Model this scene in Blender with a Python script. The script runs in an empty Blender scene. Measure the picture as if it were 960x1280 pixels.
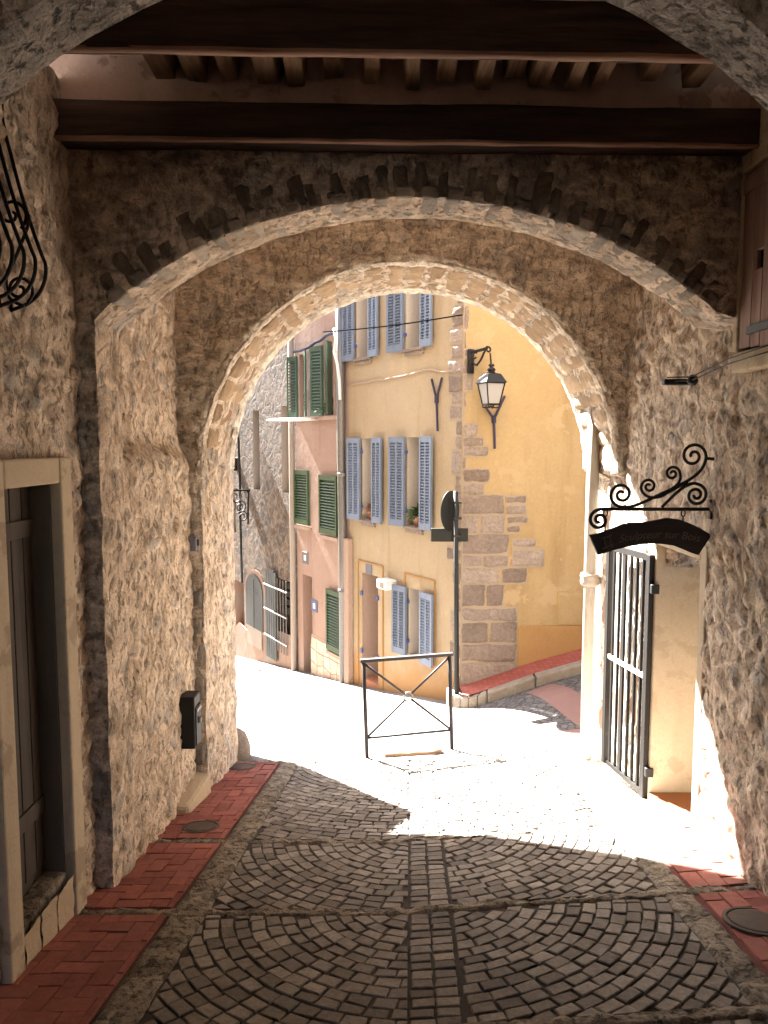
import bpy, math, random
from mathutils import Vector, noise, Matrix
random.seed(7)
R = math.radians
sc = bpy.context.scene
col = sc.collection
V = Vector

# ------------------------------------------------------------------ camera maths (eye at the origin)
F = 925.0; PITCH = R(5.06)
cp, sp = math.cos(PITCH), math.sin(PITCH)
def q(u, v):
    rx = (u-480)/F; ry = (640-v)/F
    yy = cp+ry*sp
    return rx/yy, (-sp+ry*cp)/yy
def at(u, v, y):
    a, b = q(u, v)
    return V((a*y, y, b*y))
def sstep(a, b, x):
    t = max(0., min(1., (x-a)/(b-a)))
    return t*t*(3-2*t)
def g(x, y):                                   # height of the sloping street
    z = -1.8-.19*y+.07*max(0, min(x, 2.2))
    z += .27*max(0, min(x, 9)-1.15)*sstep(7.9, 9.6, y)*(1 if y < 40 else 0)
    return z

# ------------------------------------------------------------------ object helpers
def setp(o, label=None, cat=None, group=None, kind=None):
    if label: o['label'] = label
    if cat: o['category'] = cat
    if group: o['group'] = group
    if kind: o['kind'] = kind
    return o
def thing(name, label, cat, loc, group=None):
    o = bpy.data.objects.new(name, None); col.objects.link(o)
    o.location = loc; o.empty_display_size = .1
    return setp(o, label, cat, group)
def wloc(o):
    p = V((0, 0, 0))
    while o is not None:
        p = p+o.location; o = o.parent
    return p
class MB:
    def __init__(s): s.v = []; s.f = []
    def add(s, vs, fs):
        b = len(s.v); s.v += [V(p) for p in vs]; s.f += [tuple(i+b for i in f) for f in fs]
    def box(s, a, b):
        x0, y0, z0 = a; x1, y1, z1 = b
        s.add([(x0,y0,z0),(x1,y0,z0),(x1,y1,z0),(x0,y1,z0),(x0,y0,z1),(x1,y0,z1),(x1,y1,z1),(x0,y1,z1)],
              [(0,3,2,1),(4,5,6,7),(0,1,5,4),(1,2,6,5),(2,3,7,6),(3,0,4,7)])
    def hexa(s, p):                            # 8 corners, bottom ring then top ring
        s.add(p, [(0,3,2,1),(4,5,6,7),(0,1,5,4),(1,2,6,5),(2,3,7,6),(3,0,4,7)])
    def fbox(s, fr, t0, t1, z0, z1, n0, n1):
        s.hexa([fr.p(t0,n0,z0),fr.p(t1,n0,z0),fr.p(t1,n1,z0),fr.p(t0,n1,z0),
                fr.p(t0,n0,z1),fr.p(t1,n0,z1),fr.p(t1,n1,z1),fr.p(t0,n1,z1)])
    def prism(s, poly, w, h0, h1):             # poly of 3D base pts, extruded along w
        n = len(poly); w = V(w)
        s.add([V(p)+w*h0 for p in poly]+[V(p)+w*h1 for p in poly],
              [tuple(range(n-1,-1,-1)), tuple(range(n,2*n))]+[(i,(i+1)%n,n+(i+1)%n,n+i) for i in range(n)])
    def tube(s, pts, r, n=8, closed=False, cap=True):
        pts = [V(p) for p in pts]; m = len(pts); rings = []
        up = None
        for i, p in enumerate(pts):
            a = pts[(i-1) % m] if (closed or i > 0) else p
            b = pts[(i+1) % m] if (closed or i < m-1) else p
            t = (b-a).normalized()
            if up is None:
                up = V((0,0,1)) if abs(t.z) < .9 else V((1,0,0))
            side = t.cross(up)
            if side.length < 1e-4: side = t.orthogonal()
            side.normalize(); up = side.cross(t).normalized()
            rr = r[i] if isinstance(r, (list, tuple)) else r
            rings.append([p+(side*math.cos(2*math.pi*k/n)+up*math.sin(2*math.pi*k/n))*rr for k in range(n)])
        b0 = len(s.v)
        for rg in rings: s.v += rg
        for i in range(m if closed else m-1):
            j = (i+1) % m
            for k in range(n):
                l = (k+1) % n
                s.f.append((b0+i*n+k, b0+i*n+l, b0+j*n+l, b0+j*n+k))
        if cap and not closed:
            s.f.append(tuple(b0+k for k in range(n-1,-1,-1)))
            s.f.append(tuple(b0+(m-1)*n+k for k in range(n)))
    def lathe(s, c, prof, n=16, rot=0, axis=None):
        c = V(c); b0 = len(s.v)
        for r, z in prof:
            for k in range(n):
                a = 2*math.pi*k/n+rot
                s.v.append(c+V((r*math.cos(a), r*math.sin(a), z)))
        m = len(prof)
        for i in range(m-1):
            for k in range(n):
                l = (k+1) % n
                s.f.append((b0+i*n+k, b0+i*n+l, b0+(i+1)*n+l, b0+(i+1)*n+k))
        s.f.append(tuple(b0+k for k in range(n-1,-1,-1)))
        s.f.append(tuple(b0+(m-1)*n+k for k in range(n)))
    def grid(s, rows, skip=None):              # rows: list of lists of points
        b0 = len(s.v); m = len(rows[0])
        for r_ in rows: s.v += [V(p) for p in r_]
        for i in range(len(rows)-1):
            for j in range(m-1):
                if skip and skip(i, j): continue
                s.f.append((b0+i*m+j, b0+i*m+j+1, b0+(i+1)*m+j+1, b0+(i+1)*m+j))
    def build(s, name, mat, parent=None, smooth=False, bevel=0):
        o0 = wloc(parent) if parent else V((0,0,0))
        me = bpy.data.meshes.new(name)
        me.from_pydata([tuple(p-o0) for p in s.v], [], s.f)
        me.materials.append(mat); me.update()
        if smooth:
            me.polygons.foreach_set('use_smooth', [True]*len(me.polygons))
        o = bpy.data.objects.new(name, me); col.objects.link(o)
        if parent: o.parent = parent
        if bevel:
            b = o.modifiers.new('Bevel', 'BEVEL'); b.width = bevel; b.segments = 2; b.limit_method = 'ANGLE'
        return o
class Frame:                                   # vertical facade: t along d, n outwards, z up
    def __init__(s, p0, d, flip=1):
        s.p0 = V((p0[0], p0[1], 0)); s.d = V((d[0], d[1], 0)).normalized()
        s.n = V((-s.d.y, s.d.x, 0))*flip
    def p(s, t, n, z): return s.p0+s.d*t+s.n*n+V((0,0,z))
    def px(s, u, v=None, n=0.):                # image pixel -> t (, z) on the plane n
        a, b = q(u, v if v is not None else 558)
        P = s.p0+s.n*n
        t = (a*P.y-P.x)/(s.d.x-a*s.d.y)
        y = P.y+t*s.d.y
        return (t, b*y)
    def T(s, u, v=600): return s.px(u, v)[0]

# ------------------------------------------------------------------ noise fields for the masonry
def vnoise(p, sc_, amp):
    return noise.noise_vector(p*sc_)*amp
def rub(p, s_, amp):
    w = p+noise.noise_vector(p*2.3)*.09
    v = V((w.x*s_, w.y*s_, w.z*s_*1.45))
    d, pts = noise.voronoi(v)
    e = sstep(0, .38, d[1]-d[0])
    cr = .5+.5*noise.noise(pts[0]*9.7+V((3.1,1.7,.3)))
    pit = max(0., noise.noise(p*11.+V((5,2,9))))
    return amp*(e*(.25+.9*cr)-.35*pit+.42*noise.noise(p*7.)+.25*noise.noise(p*23.))
def disp(P, n, w, s_, amp, vamp):
    return P+n*(w*rub(P, s_, amp))+noise.noise_vector(P*5.)*vamp+noise.noise_vector(P*17.+V((9,4,2)))*(vamp*.5)
def lin(a, b, step):
    n = max(1, int(math.ceil(abs(b-a)/step)))
    return [a+(b-a)*i/n for i in range(n+1)]
def merge(base, extra):
    out = list(base)
    for e in extra:
        k = min(range(len(out)), key=lambda i: abs(out[i]-e))
        if abs(out[k]-e) < .5*abs(out[1]-out[0]) and 0 < k < len(out)-1: out[k] = e
        else: out.append(e)
    return sorted(set(out))

# ------------------------------------------------------------------ material helpers
class G:
    def __init__(s, name):
        s.m = bpy.data.materials.new(name); s.m.use_nodes = True
        s.nt = s.m.node_tree; s.nt.nodes.clear()
        s.out = s.nt.nodes.new('ShaderNodeOutputMaterial')
        s.tc = s.nt.nodes.new('ShaderNodeTexCoord').outputs['Object']
    def n(s, typ, ins={}, **pr):
        nd = s.nt.nodes.new('ShaderNode'+typ)
        for k, v in pr.items(): setattr(nd, k, v)
        for k, v in ins.items():
            if isinstance(v, bpy.types.NodeSocket): s.nt.links.new(v, nd.inputs[k])
            else:
                if isinstance(v, tuple) and len(v) == 3 and nd.inputs[k].type == 'RGBA': v = v+(1,)
                nd.inputs[k].default_value = v
        return nd
    def map(s, scale=(1,1,1), rot=(0,0,0), vec=None):
        return s.n('Mapping', {'Vector': vec or s.tc, 'Scale': scale, 'Rotation': rot}).outputs[0]
    def noise(s, scale, detail=4, rough=.55, vec=None, dist=0):
        return s.n('TexNoise', {'Vector': vec or s.tc, 'Scale': scale, 'Detail': detail, 'Roughness': rough, 'Distortion': dist})
    def vor(s, scale, feature='F1', vec=None, rand=1.):
        return s.n('TexVoronoi', {'Vector': vec or s.tc, 'Scale': scale, 'Randomness': rand}, feature=feature)
    def ramp(s, fac, *stops):
        r_ = s.n('ValToRGB', {'Fac': fac}); e = r_.color_ramp.elements
        while len(e) < len(stops): e.new(.5)
        for el, (p, c) in zip(e, stops):
            el.position = p; el.color = (c, c, c, 1) if not isinstance(c, tuple) else c+(1,)
        return r_.outputs[0]
    def mix(s, f, a, b, mode='MIX'):
        nd = s.nt.nodes.new('ShaderNodeMix'); nd.data_type = 'RGBA'; nd.blend_type = mode
        for i, v in ((0, f), (6, a), (7, b)):
            if isinstance(v, bpy.types.NodeSocket): s.nt.links.new(v, nd.inputs[i])
            else: nd.inputs[i].default_value = v if not (isinstance(v, tuple) and len(v) == 3) else v+(1,)
        return nd.outputs[2]
    def math(s, op, a, b=0.):
        return s.n('Math', {0: a, 1: b}, operation=op).outputs[0]
    def warp(s, scale, amt, vec=None):
        nz = s.n('TexNoise', {'Vector': vec or s.tc, 'Scale': scale, 'Detail': 3.})
        sub = s.n('VectorMath', {0: nz.outputs['Color'], 1: (.5,.5,.5)}, operation='SUBTRACT')
        scl = s.n('VectorMath', {0: sub.outputs[0], 'Scale': amt}, operation='SCALE')
        return s.n('VectorMath', {0: vec or s.tc, 1: scl.outputs[0]}, operation='ADD').outputs[0]
    def bump(s, h, dist, strength=1., nrm=None):
        i = {'Height': h, 'Distance': dist, 'Strength': strength}
        if nrm: i['Normal'] = nrm
        return s.n('Bump', i).outputs[0]
    def fin(s, colr, rough=.8, nrm=None, metal=0., spec=.3):
        i = {'Base Color': colr, 'Roughness': rough, 'Metallic': metal, 'Specular IOR Level': spec}
        if nrm: i['Normal'] = nrm
        b = s.n('BsdfPrincipled', i)
        s.nt.links.new(b.outputs[0], s.out.inputs[0])
        return s.m

def rubble(name, mortar, sa, sb, scale=5., smear=.5, bumpd=.03, pit=.5, coarse=1., flat=1.):
    k = G(name)
    wv = k.map((1,1,1.5), vec=k.warp(2.6, .3))
    sc_ = k.n('SeparateColor', {0: k.vor(scale, vec=wv).outputs['Color']}); cell = sc_.outputs[0]
    edge = k.ramp(k.vor(scale, 'DISTANCE_TO_EDGE', wv).outputs['Distance'], (.02, 0.), (.16, 1.))
    sm = k.ramp(k.noise(1.9, 7, .66).outputs[0], (.56-smear*.24, 1.), (.68-smear*.24, 0.))
    mask = k.math('MULTIPLY', edge, sm)
    stone = k.mix(cell, sa, sb)
    gm = sum(sa)/3*1.05
    stone = k.mix(k.ramp(sc_.outputs[1], (.62, 0.), (.66, .75)), stone, (gm*1.06, gm, gm*.92))
    c = k.mix(mask, mortar, stone)
    mid = k.noise(6., 8, .62, vec=k.map((1,1,flat)), dist=.6 if flat > 1 else .15).outputs[0]
    c = k.mix(k.ramp(mid, (.36, .75), (.58, 0.)), c, tuple(x*.55 for x in sa))
    pn = k.noise(24, 6, .62, vec=k.map((1,1,.6))).outputs[0]
    pits = k.ramp(pn, (.36, 1.), (.46, 0.))
    c = k.mix(k.math('MULTIPLY', pits, pit), c, tuple(x*.34 for x in sa))
    fine = k.noise(70, 5, .7).outputs[0]
    c = k.mix(.6, c, k.ramp(fine, (.28, .4), (.72, 1.3)), 'MULTIPLY')
    h = k.math('ADD', k.math('MULTIPLY', mask, .45), k.math('MULTIPLY', mid, .8*coarse))
    h = k.math('SUBTRACT', h, k.math('MULTIPLY', pits, .5))
    h = k.math('ADD', h, k.math('MULTIPLY', pn, .5))
    h = k.math('ADD', h, k.math('MULTIPLY', fine, .3))
    return k.fin(c, .92, k.bump(h, bumpd), spec=.15)

def plaster(name, base, dark, light=None, sc_=1., bumpd=.004, streak=.5, patch=.0, patchcol=(.4,.35,.3), damp=None):
    k = G(name)
    n1 = k.noise(.9*sc_, 6, .6).outputs[0]
    st = k.noise(3*sc_, 5, .6, vec=k.map((1,1,.12))).outputs[0]
    c = k.mix(k.ramp(n1, (.35, 0.), (.7, 1.)), base, light or tuple(min(1, x*1.1) for x in base))
    c = k.mix(k.math('MULTIPLY', k.ramp(st, (.52, 0.), (.75, 1.)), streak), c, dark)
    f = k.noise(30*sc_, 6, .7).outputs[0]
    c = k.mix(.25, c, k.ramp(f, (.3, .6), (.7, 1.15)), 'MULTIPLY')
    if patch:
        pm = k.ramp(k.noise(2.1*sc_, 8, .65).outputs[0], (.6-.1*patch, 0.), (.63-.1*patch, 1.))
        c = k.mix(pm, c, patchcol)
    if damp:
        xyz = k.n('SeparateXYZ', {0: k.tc})
        hh = k.math('ADD', xyz.outputs[2], k.math('MULTIPLY', xyz.outputs[1], .19))
        hh = k.math('ADD', hh, k.math('MULTIPLY', k.noise(1.6, 7, .62).outputs[0], 1.6))
        c = k.mix(k.ramp(k.math('MULTIPLY', hh, .4), (.36, .9), (.62, 0.)), c, damp)
        spots = k.ramp(k.noise(3.3, 9, .7).outputs[0], (.60, 0.), (.68, .55))
        c = k.mix(spots, c, tuple(min(1, x*1.25) for x in base))
    h = k.math('ADD', k.math('MULTIPLY', k.noise(5*sc_, 6, .6).outputs[0], 1.5), k.math('MULTIPLY', f, .5))
    return k.fin(c, .88, k.bump(h, bumpd), spec=.2)

def island(name, ca, cb, rough=.8, bumpd=.006, bs=25., speck=.4, dirt=None):
    k = G(name)
    rnd = k.n('NewGeometry').outputs['Random Per Island']
    c = k.mix(rnd, ca, cb)
    f = k.noise(bs, 7, .7).outputs[0]
    c = k.mix(speck, c, k.ramp(f, (.3, .45), (.7, 1.3)), 'MULTIPLY')
    big = k.noise(1.3, 5, .6).outputs[0]
    c = k.mix(.55, c, k.ramp(big, (.32, .6), (.68, 1.15)), 'MULTIPLY')
    if dirt:
        c = k.mix(k.ramp(k.noise(4., 6, .65).outputs[0], (.5, 0.), (.72, .8)), c, dirt)
    h = k.math('ADD', f, k.math('MULTIPLY', k.noise(bs*3.4, 4, .6).outputs[0], .4))
    return k.fin(c, rough, k.bump(h, bumpd), spec=.25)

def wood(name, ca, cb, axis=(1,1,.08), rough=.8, bumpd=.003, sc_=18.):
    k = G(name)
    n1 = k.noise(sc_, 6, .65, vec=k.map(axis), dist=.4).outputs[0]
    n2 = k.noise(1.6, 5, .6).outputs[0]
    c = k.mix(k.ramp(n1, (.3, 0.), (.7, 1.)), ca, cb)
    c = k.mix(.5, c, k.ramp(n2, (.3, .55), (.7, 1.2)), 'MULTIPLY')
    return k.fin(c, rough, k.bump(n1, bumpd), spec=.25)

def metal(name, c0, rough=.5, met=.3, rust=0., rc=(.12,.05,.02)):
    k = G(name)
    f = k.noise(24, 6, .65).outputs[0]
    c = k.mix(.4, c0, k.ramp(f, (.3, .6), (.7, 1.3)), 'MULTIPLY')
    if rust: c = k.mix(k.ramp(k.noise(9, 6, .7).outputs[0], (.62-.2*rust, 0.), (.74-.2*rust, 1.)), c, rc)
    return k.fin(c, rough, k.bump(f, .001), metal=met)

def paint(name, c0, dark, sc_=1.):
    k = G(name)
    f = k.noise(14*sc_, 6, .65, vec=k.map((1,1,.3))).outputs[0]
    c = k.mix(k.ramp(f, (.52, 0.), (.78, 1.)), c0, dark)
    c = k.mix(.3, c, k.ramp(k.noise(2.5, 4).outputs[0], (.3, .7), (.7, 1.15)), 'MULTIPLY')
    c = k.mix(.6, c, k.ramp(k.n('ObjectInfo').outputs['Random'], (0., .72), (1., 1.22)), 'MULTIPLY')
    return k.fin(c, .55, k.bump(f, .001), spec=.35)

MT = dict(
    wall=rubble('rubble_limewashed', (.74,.60,.465), (.52,.40,.29), (.66,.525,.40), 4.6, .42, .024, .55),
    wall_dark=rubble('rubble_darker_stone', (.72,.59,.47), (.36,.285,.22), (.56,.45,.35), 3.6, .35, .04, .35, 1., 1.8),  # rubble with darker stones than the side walls
    wall_rough=rubble('rubble_rough_right', (.73,.605,.475), (.48,.37,.28), (.62,.495,.38), 4.6, .4, .026, .55),
    spandrel=rubble('rubble_ochre_mortar', (.86,.73,.57), (.64,.51,.38), (.78,.64,.48), 3.4, .45, .05, .25, 1.2, 2.4),
    exterior=rubble('rubble_exterior', (.45,.37,.28), (.38,.3,.22), (.48,.4,.3), 4., .5, .02, .4),
    limewash=rubble('mortar_edge', (.82,.73,.60), (.7,.6,.46), (.82,.74,.62), 9., .7, .02, .3),
    vous_dark=island('voussoir_dark', (.07,.058,.047), (.17,.135,.105), .95, .018, 16, .7, (.30,.24,.18)),
    vous_grey=island('voussoir_grey', (.19,.17,.145), (.46,.40,.33), .9, .02, 14, .7, (.58,.48,.36)),
    vous_brown=island('voussoir_brown', (.25,.17,.105), (.42,.30,.185), .9, .02, 10, .6, (.5,.37,.24)),
    plaster_tan=plaster('plaster_tan', (.47,.385,.275), (.30,.235,.165), None, 1.5, .006, .5, .45, (.34,.27,.19)),
    plaster_ceiling=plaster('plaster_ceiling', (.82,.68,.58), (.6,.46,.37), None, 1.2, .006, .3),
    plaster_reveal=plaster('plaster_reveal', (.42,.35,.255), (.32,.26,.18), None, 2., .004, .4, .35, (.37,.30,.215)),
    white_peel=plaster('plaster_white_peeling', (.8,.76,.68), (.6,.5,.42), None, 1.5, .006, .2, 1., (.42,.28,.2)),
    yellow=plaster('plaster_yellow', (.335,.252,.158), (.235,.165,.095), (.375,.295,.2), .9, .010, .8, damp=(.33,.18,.075)),
    yellow_side=plaster('plaster_yellow_side', (.345,.238,.115), (.245,.16,.075), (.375,.275,.15), .8, .010, .85, .35, (.375,.27,.15)),
    ochre=plaster('plaster_ochre', (.32,.185,.075), (.24,.13,.05), None, .9, .006, .6),
    orange=plaster('plaster_orange_border', (.34,.24,.115), (.28,.18,.08), None, .9, .003, .4),
    pink=plaster('plaster_pink', (.305,.195,.15), (.21,.125,.092), (.35,.24,.19), 1., .010, .85, damp=(.30,.22,.18)),
    pink_pale=plaster('plaster_pink_pale', (.33,.235,.185), (.26,.175,.13), None, .9, .006, .5),
    reveal=plaster('plaster_reveal_pale', (.46,.40,.34), (.38,.31,.25), None, .8, .003, .3),
    greywall=rubble('grey_house_rubble', (.235,.178,.135), (.125,.086,.062), (.215,.145,.095), 3.0, .3, .03, .5),
    greyplaster=plaster('plaster_grey_infill', (0.274,0.229,0.192), (0.207,0.163,0.133), None, 1., .004, .4),
    pinkbase=plaster('plaster_pink_base', (.27,.175,.13), (.2,.12,.09), None, 1.1, .008, .6, .8, (.235,.19,.16)),
    quoin=island('quoin_limestone', (.20,.15,.12), (.345,.275,.225), .9, .022, 24, .65, (.24,.175,.135)),
    kerb=island('kerb_limestone', (0.252,0.215,0.170), (0.340,0.296,0.244), .9, .01, 16, .5, (0.222,0.163,0.126)),
    sett=island('porphyry_setts', (.165,.145,.127), (.345,.312,.275), .8, .006, 40, .6, (.15,.13,.11)),
    brick=island('red_paving_brick', (.235,.08,.066), (.385,.135,.108), .85, .004, 24, .5, (.25,.11,.09)),
    joint=island('dark_joint', (.075,.066,.057), (.075,.066,.057), .95, .006, 50, .5),
    street=island('street_paving', (.2,.187,.175), (.2,.187,.175), .9, .012, 14, .5),
    gutter=rubble('gutter_mortar', (.36,.31,.245), (.24,.2,.155), (.40,.35,.28), 7., .4, .03, .5),
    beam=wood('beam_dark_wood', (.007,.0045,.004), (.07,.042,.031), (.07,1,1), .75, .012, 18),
    joist=wood('joist_wood', (.12,.08,.052), (.38,.27,.18), (1,.12,1), .85, .006, 20),
    beam_edge=wood('beam_arris_wood', (.16,.085,.06), (.3,.18,.125), (.1,1,1), .85, .004, 14),
    door=wood('door_wood', (.05,.039,.032), (.095,.075,.06), (1,1,.05), .7, .002, 16),
    shut_wood=wood('shutter_wood', (.20,.10,.075), (.40,.30,.26), (1,1,.06), .75, .002, 16),
    log=wood('sleeper_wood', (.22,.13,.08), (.36,.23,.15), (.15,1,1), .85, .004, 20),
    greywood=wood('weathered_grey_wood', (.055,.058,.057), (.105,.108,.105), (1,1,.06), .85, .002, 14),
    iron=metal('black_iron', (.012,.01,.009), .55, .2, .25, (.05,.02,.012)),
    barrier=metal('barrier_paint', (.016,.013,.013), .6, .1, .3, (.05,.02,.02)),
    pole=metal('pole_paint', (.018,.018,.016), .55, .1, .2, (.04,.035,.025)),
    signback=metal('sign_back', (.014,.014,.011), .6, .1),
    gate=metal('gate_steel', (.014,.012,.011), .6, .1, .2, (.04,.025,.02)),
    gate_pale=metal('gate_pale_steel', (.7,.68,.64), .45, .1),
    cream=paint('cream_pipe_paint', (.38,.345,.29), (.29,.25,.2)),
    zinc=metal('zinc_pipe', (.17,.16,.15), .45, .5),
    blue=paint('blue_shutter_paint', (.155,.19,.262), (.10,.125,.185)),
    blue_dark=paint('blue_hinge_paint', (0.059,0.081,0.222), (0.037,0.052,0.148)),
    green=paint('green_shutter_paint', (.036,.068,.024), (.024,.046,.017)),
    green_dark=paint('green_shutter_weathered', (.06,.095,.066), (.035,.062,.04)),
    anchor=metal('violet_iron', (0.037,0.030,0.056), .5, .2),
    white=paint('white_paint', (0.592,0.585,0.570), (0.518,0.503,0.488)),
    black=paint('black_paint', (.008,.008,.007), (.012,.011,.01)),
    terra=island('terracotta', (.36,.15,.09), (.42,.2,.12), .85, .004, 20),
    tile=plaster('terracotta_tile', (.26,.105,.045), (.2,.075,.03), None, 2., .003, .3),
    leaf=island('leaf', (.05,.09,.025), (.10,.13,.045), .6, .001, 10, .3),
    dryleaf=island('dry_leaf', (.22,.10,.06), (.34,.2,.12), .8, .001, 10, .3),
    cover=metal('cast_iron_cover', (.085,.07,.058), .75, .1, .5, (.13,.075,.05)),
    plate=paint('enamel_plate', (0.148,0.148,0.178), (0.104,0.104,0.133)),
    plate_blue=paint('enamel_plate_blue', (0.059,0.074,0.163), (0.044,0.059,0.118)),
    stone_step=plaster('stone_step', (.46,.37,.26), (.3,.23,.16), None, 2., .01, .4),
    signwood=wood('sign_board_wood', (.012,.008,.006), (.03,.02,.015), (.1,1,1), .6, .002, 18),
    letter=paint('carved_letters', (.10,.065,.048), (.07,.045,.035)),
)
k = G('window_glass'); MT['glass'] = k.fin((.03,.035,.04), .08, spec=.5)
k = G('frosted_lamp_glass'); MT['frost'] = k.fin((.29,.275,.26), .5, spec=.3)

# ================================================================== THE SETTING
AX = .035                                       # the street runs a little to the right of the view axis
TL = .03                                        # and the cross walls are turned slightly
def S2(X, y, dz=0.):                            # street coordinates -> world on the sloping ground
    x = X+AX*y
    return V((x, y, g(x, y)+dz))

mb = MB()
xs = sorted(set(lin(-30, -4, 2.)+lin(-4, 6, .25)+lin(6, 40, 2.)))
ys = sorted(set(lin(-12, 2, 1.)+lin(2, 16, .25)+lin(16, 60, 2.)))
mb.grid([[V((x, y, g(x, y))) for x in xs] for y in ys])
setp(mb.build('street', MT['street'], smooth=True), kind='structure')

def clip(poly, axis, lim, keep_less):
    out = []
    for i in range(len(poly)):
        a, b = poly[i], poly[(i+1) % len(poly)]
        ia = (a[axis] <= lim) == keep_less; ib = (b[axis] <= lim) == keep_less
        if ia: out.append(a)
        if ia != ib:
            t = (lim-a[axis])/(b[axis]-a[axis])
            out.append((a[0]+(b[0]-a[0])*t, a[1]+(b[1]-a[1])*t))
    return out
def area(p): return .5*sum(p[i][0]*p[(i+1) % len(p)][1]-p[(i+1) % len(p)][0]*p[i][1] for i in range(len(p)))
def block(mb, poly, x0, x1, y0, y1, h, amin, dz=0., inset=.006, lift=True):
    for ax, lim, kl in ((0, x0, False), (0, x1, True), (1, y0, False), (1, y1, True)):
        poly = clip(poly, ax, lim, kl)
        if len(poly) < 3: return
    A = area(poly)
    if A < 0: poly = poly[::-1]; A = -A
    if A < amin: return
    cx = sum(p[0] for p in poly)/len(poly); cy = sum(p[1] for p in poly)/len(poly)
    n = len(poly); hh = h+random.uniform(-.003, .003)
    tx, ty = random.uniform(-.035, .035), random.uniform(-.035, .035)
    r0, r1, r2 = [], [], []
    for (px_, py_) in poly:
        d = math.hypot(px_-cx, py_-cy) or 1
        ix, iy = px_-(px_-cx)/d*inset, py_-(py_-cy)/d*inset
        til = (px_-cx)*tx+(py_-cy)*ty
        r0.append(S2(px_, py_, dz-.01)); r1.append(S2(px_, py_, dz+hh-inset*.7+til)); r2.append(S2(ix, iy, dz+hh+til))
    mb.add(r0+r1+r2, [tuple(range(2*n, 3*n))]+[(i,(i+1)%n,n+(i+1)%n,n+i) for i in range(n)]+[(n+i,n+(i+1)%n,2*n+(i+1)%n,2*n+i) for i in range(n)])

XL, XR = -1.08, 1.36
panels = [(1.2, 2.66), (2.74, 3.74), (3.82, 4.83), (4.91, 7.12)]
setts = MB()
for (y0, y1) in panels:
    y = y0                                      # the double row down the middle
    while y < y1-.02:
        L = random.uniform(.066, .078)
        for kx in (0, 1):
            x0 = .012+kx*.108
            j = lambda: random.uniform(-.006, .006)
            block(setts, [(x0+j(), y+j()), (x0+.095+j(), y+j()), (x0+.095+j(), y+L-.013+j()), (x0+j(), y+L-.013+j())], -9, 9, y0, y1, .02, .002)
        y += L
    for side in (-1, 1):                        # the fans either side: rings round the head of the row
        x0, x1 = (XL, -.004) if side < 0 else (.236, XR)
        cx = .115+.02*side; cy = y1+.16
        r_ = .12
        while r_ < 3.:
            dr = random.uniform(.071, .081)
            da = .108/r_*random.uniform(.97, 1.03)
            a = random.uniform(0, da)
            while a < math.pi*.5+da:
                ang = -math.pi/2+side*a
                ge = .006/r_
                pts = []
                for rr, aa in ((r_+.005, ge), (r_+.005, da-ge), (r_+dr-.005, da-ge), (r_+dr-.005, ge)):
                    an = ang+side*aa
                    pts.append((cx+rr*math.cos(an)+random.uniform(-.006,.006), cy+rr*math.sin(an)+random.uniform(-.006,.006)))
                block(setts, pts, x0, x1, y0, y1, .02, .0018)
                a += da*random.uniform(.97, 1.03)
            r_ += dr
setp(setts.build('street_setts', MT['sett']), kind='structure')
jm = MB()
yy = lin(1.2, 7.15, .25)
jm.grid([[S2(X, y, .006) for X in lin(XL-.03, XR+.03, .3)] for y in yy])
setp(jm.build('street_joints', MT['joint'], smooth=True), kind='structure')

# gutters and cross ridges
def rough_strip(mb, X0, X1, y0, y1, h, step=.035, rough=.012):
    xs_ = lin(X0, X1, step); ys_ = lin(y0, y1, step); rows = []
    for y in ys_:
        r_ = []
        for X in xs_:
            p = S2(X, y)
            e = min(1, min(X-X0, X1-X, y-y0, y1-y)/.02)
            hh = h*(.2+.8*sstep(0, 1, e))+rough*noise.noise(p*13.)+rough*.8*noise.noise(p*31.)
            r_.append(p+V((noise.noise(p*9.)*.012, noise.noise(p*9.+V((4,4,4)))*.012, hh if e > 0 else -.01)))
        rows.append(r_)
    mb.grid(rows)
for i, (X0, X1) in enumerate(((-1.29, -1.075), (1.355, 1.54))):
    gm = MB(); rough_strip(gm, X0, X1, 1.2, 7.15, .022)
    setp(gm.build('gutter', MT['gutter'], smooth=True), kind='structure')
for y0 in (2.66, 3.74, 4.83, 7.11):
    gm = MB(); rough_strip(gm, -1.83, 1.98, y0, y0+.10, .02, .022, .016)
    setp(gm.build('drain_ridge', MT['gutter'], smooth=True), kind='structure')

# herringbone brick pavements either side
def herring(mb, X0, X1, y0, y1, h):
    L, W, j = .2, .1, .0025
    for i in range(-30, 80):
        for k_ in range(-60, 60):
            bx = (i*W+k_*2*L)*1.; by = i*W
            for hor in (0, 1):
                if hor: px_, py_, w_, l_ = bx, by, L, W
                else:   px_, py_, w_, l_ = bx-W, by, W, L
                px_ += X0-3; py_ += y0-2
                if px_ > X1 or px_+w_ < X0 or py_ > y1 or py_+l_ < y0: continue
                block(mb, [(px_+j, py_+j), (px_+w_-j, py_+j), (px_+w_-j, py_+l_-j), (px_+j, py_+l_-j)], X0, X1, y0, y1, h, .0015, 0, .003)
for i, (X0, X1) in enumerate(((-1.84, -1.29), (1.54, 2.0))):
    pm = MB()
    for (y0, y1) in ((1.2, 2.66), (2.75, 3.74), (3.83, 4.83), (4.92, 7.11)):
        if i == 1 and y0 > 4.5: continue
        herring(pm, X0+(.02 if i == 0 else 0), X1, y0, y1, .026)
    setp(pm.build('pavement', MT['brick']), kind='structure')
    bm_ = MB(); bm_.grid([[S2(X, y, .012) for X in lin(X0-.1, X1+.01, .2)] for y in lin(1.2, 7.15, .25)])
    setp(bm_.build('pavement_bed', island('paving_joint%d' % i, (.15,.06,.05), (.15,.06,.05), .9, .004, 40, .5)), kind='structure')

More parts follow.
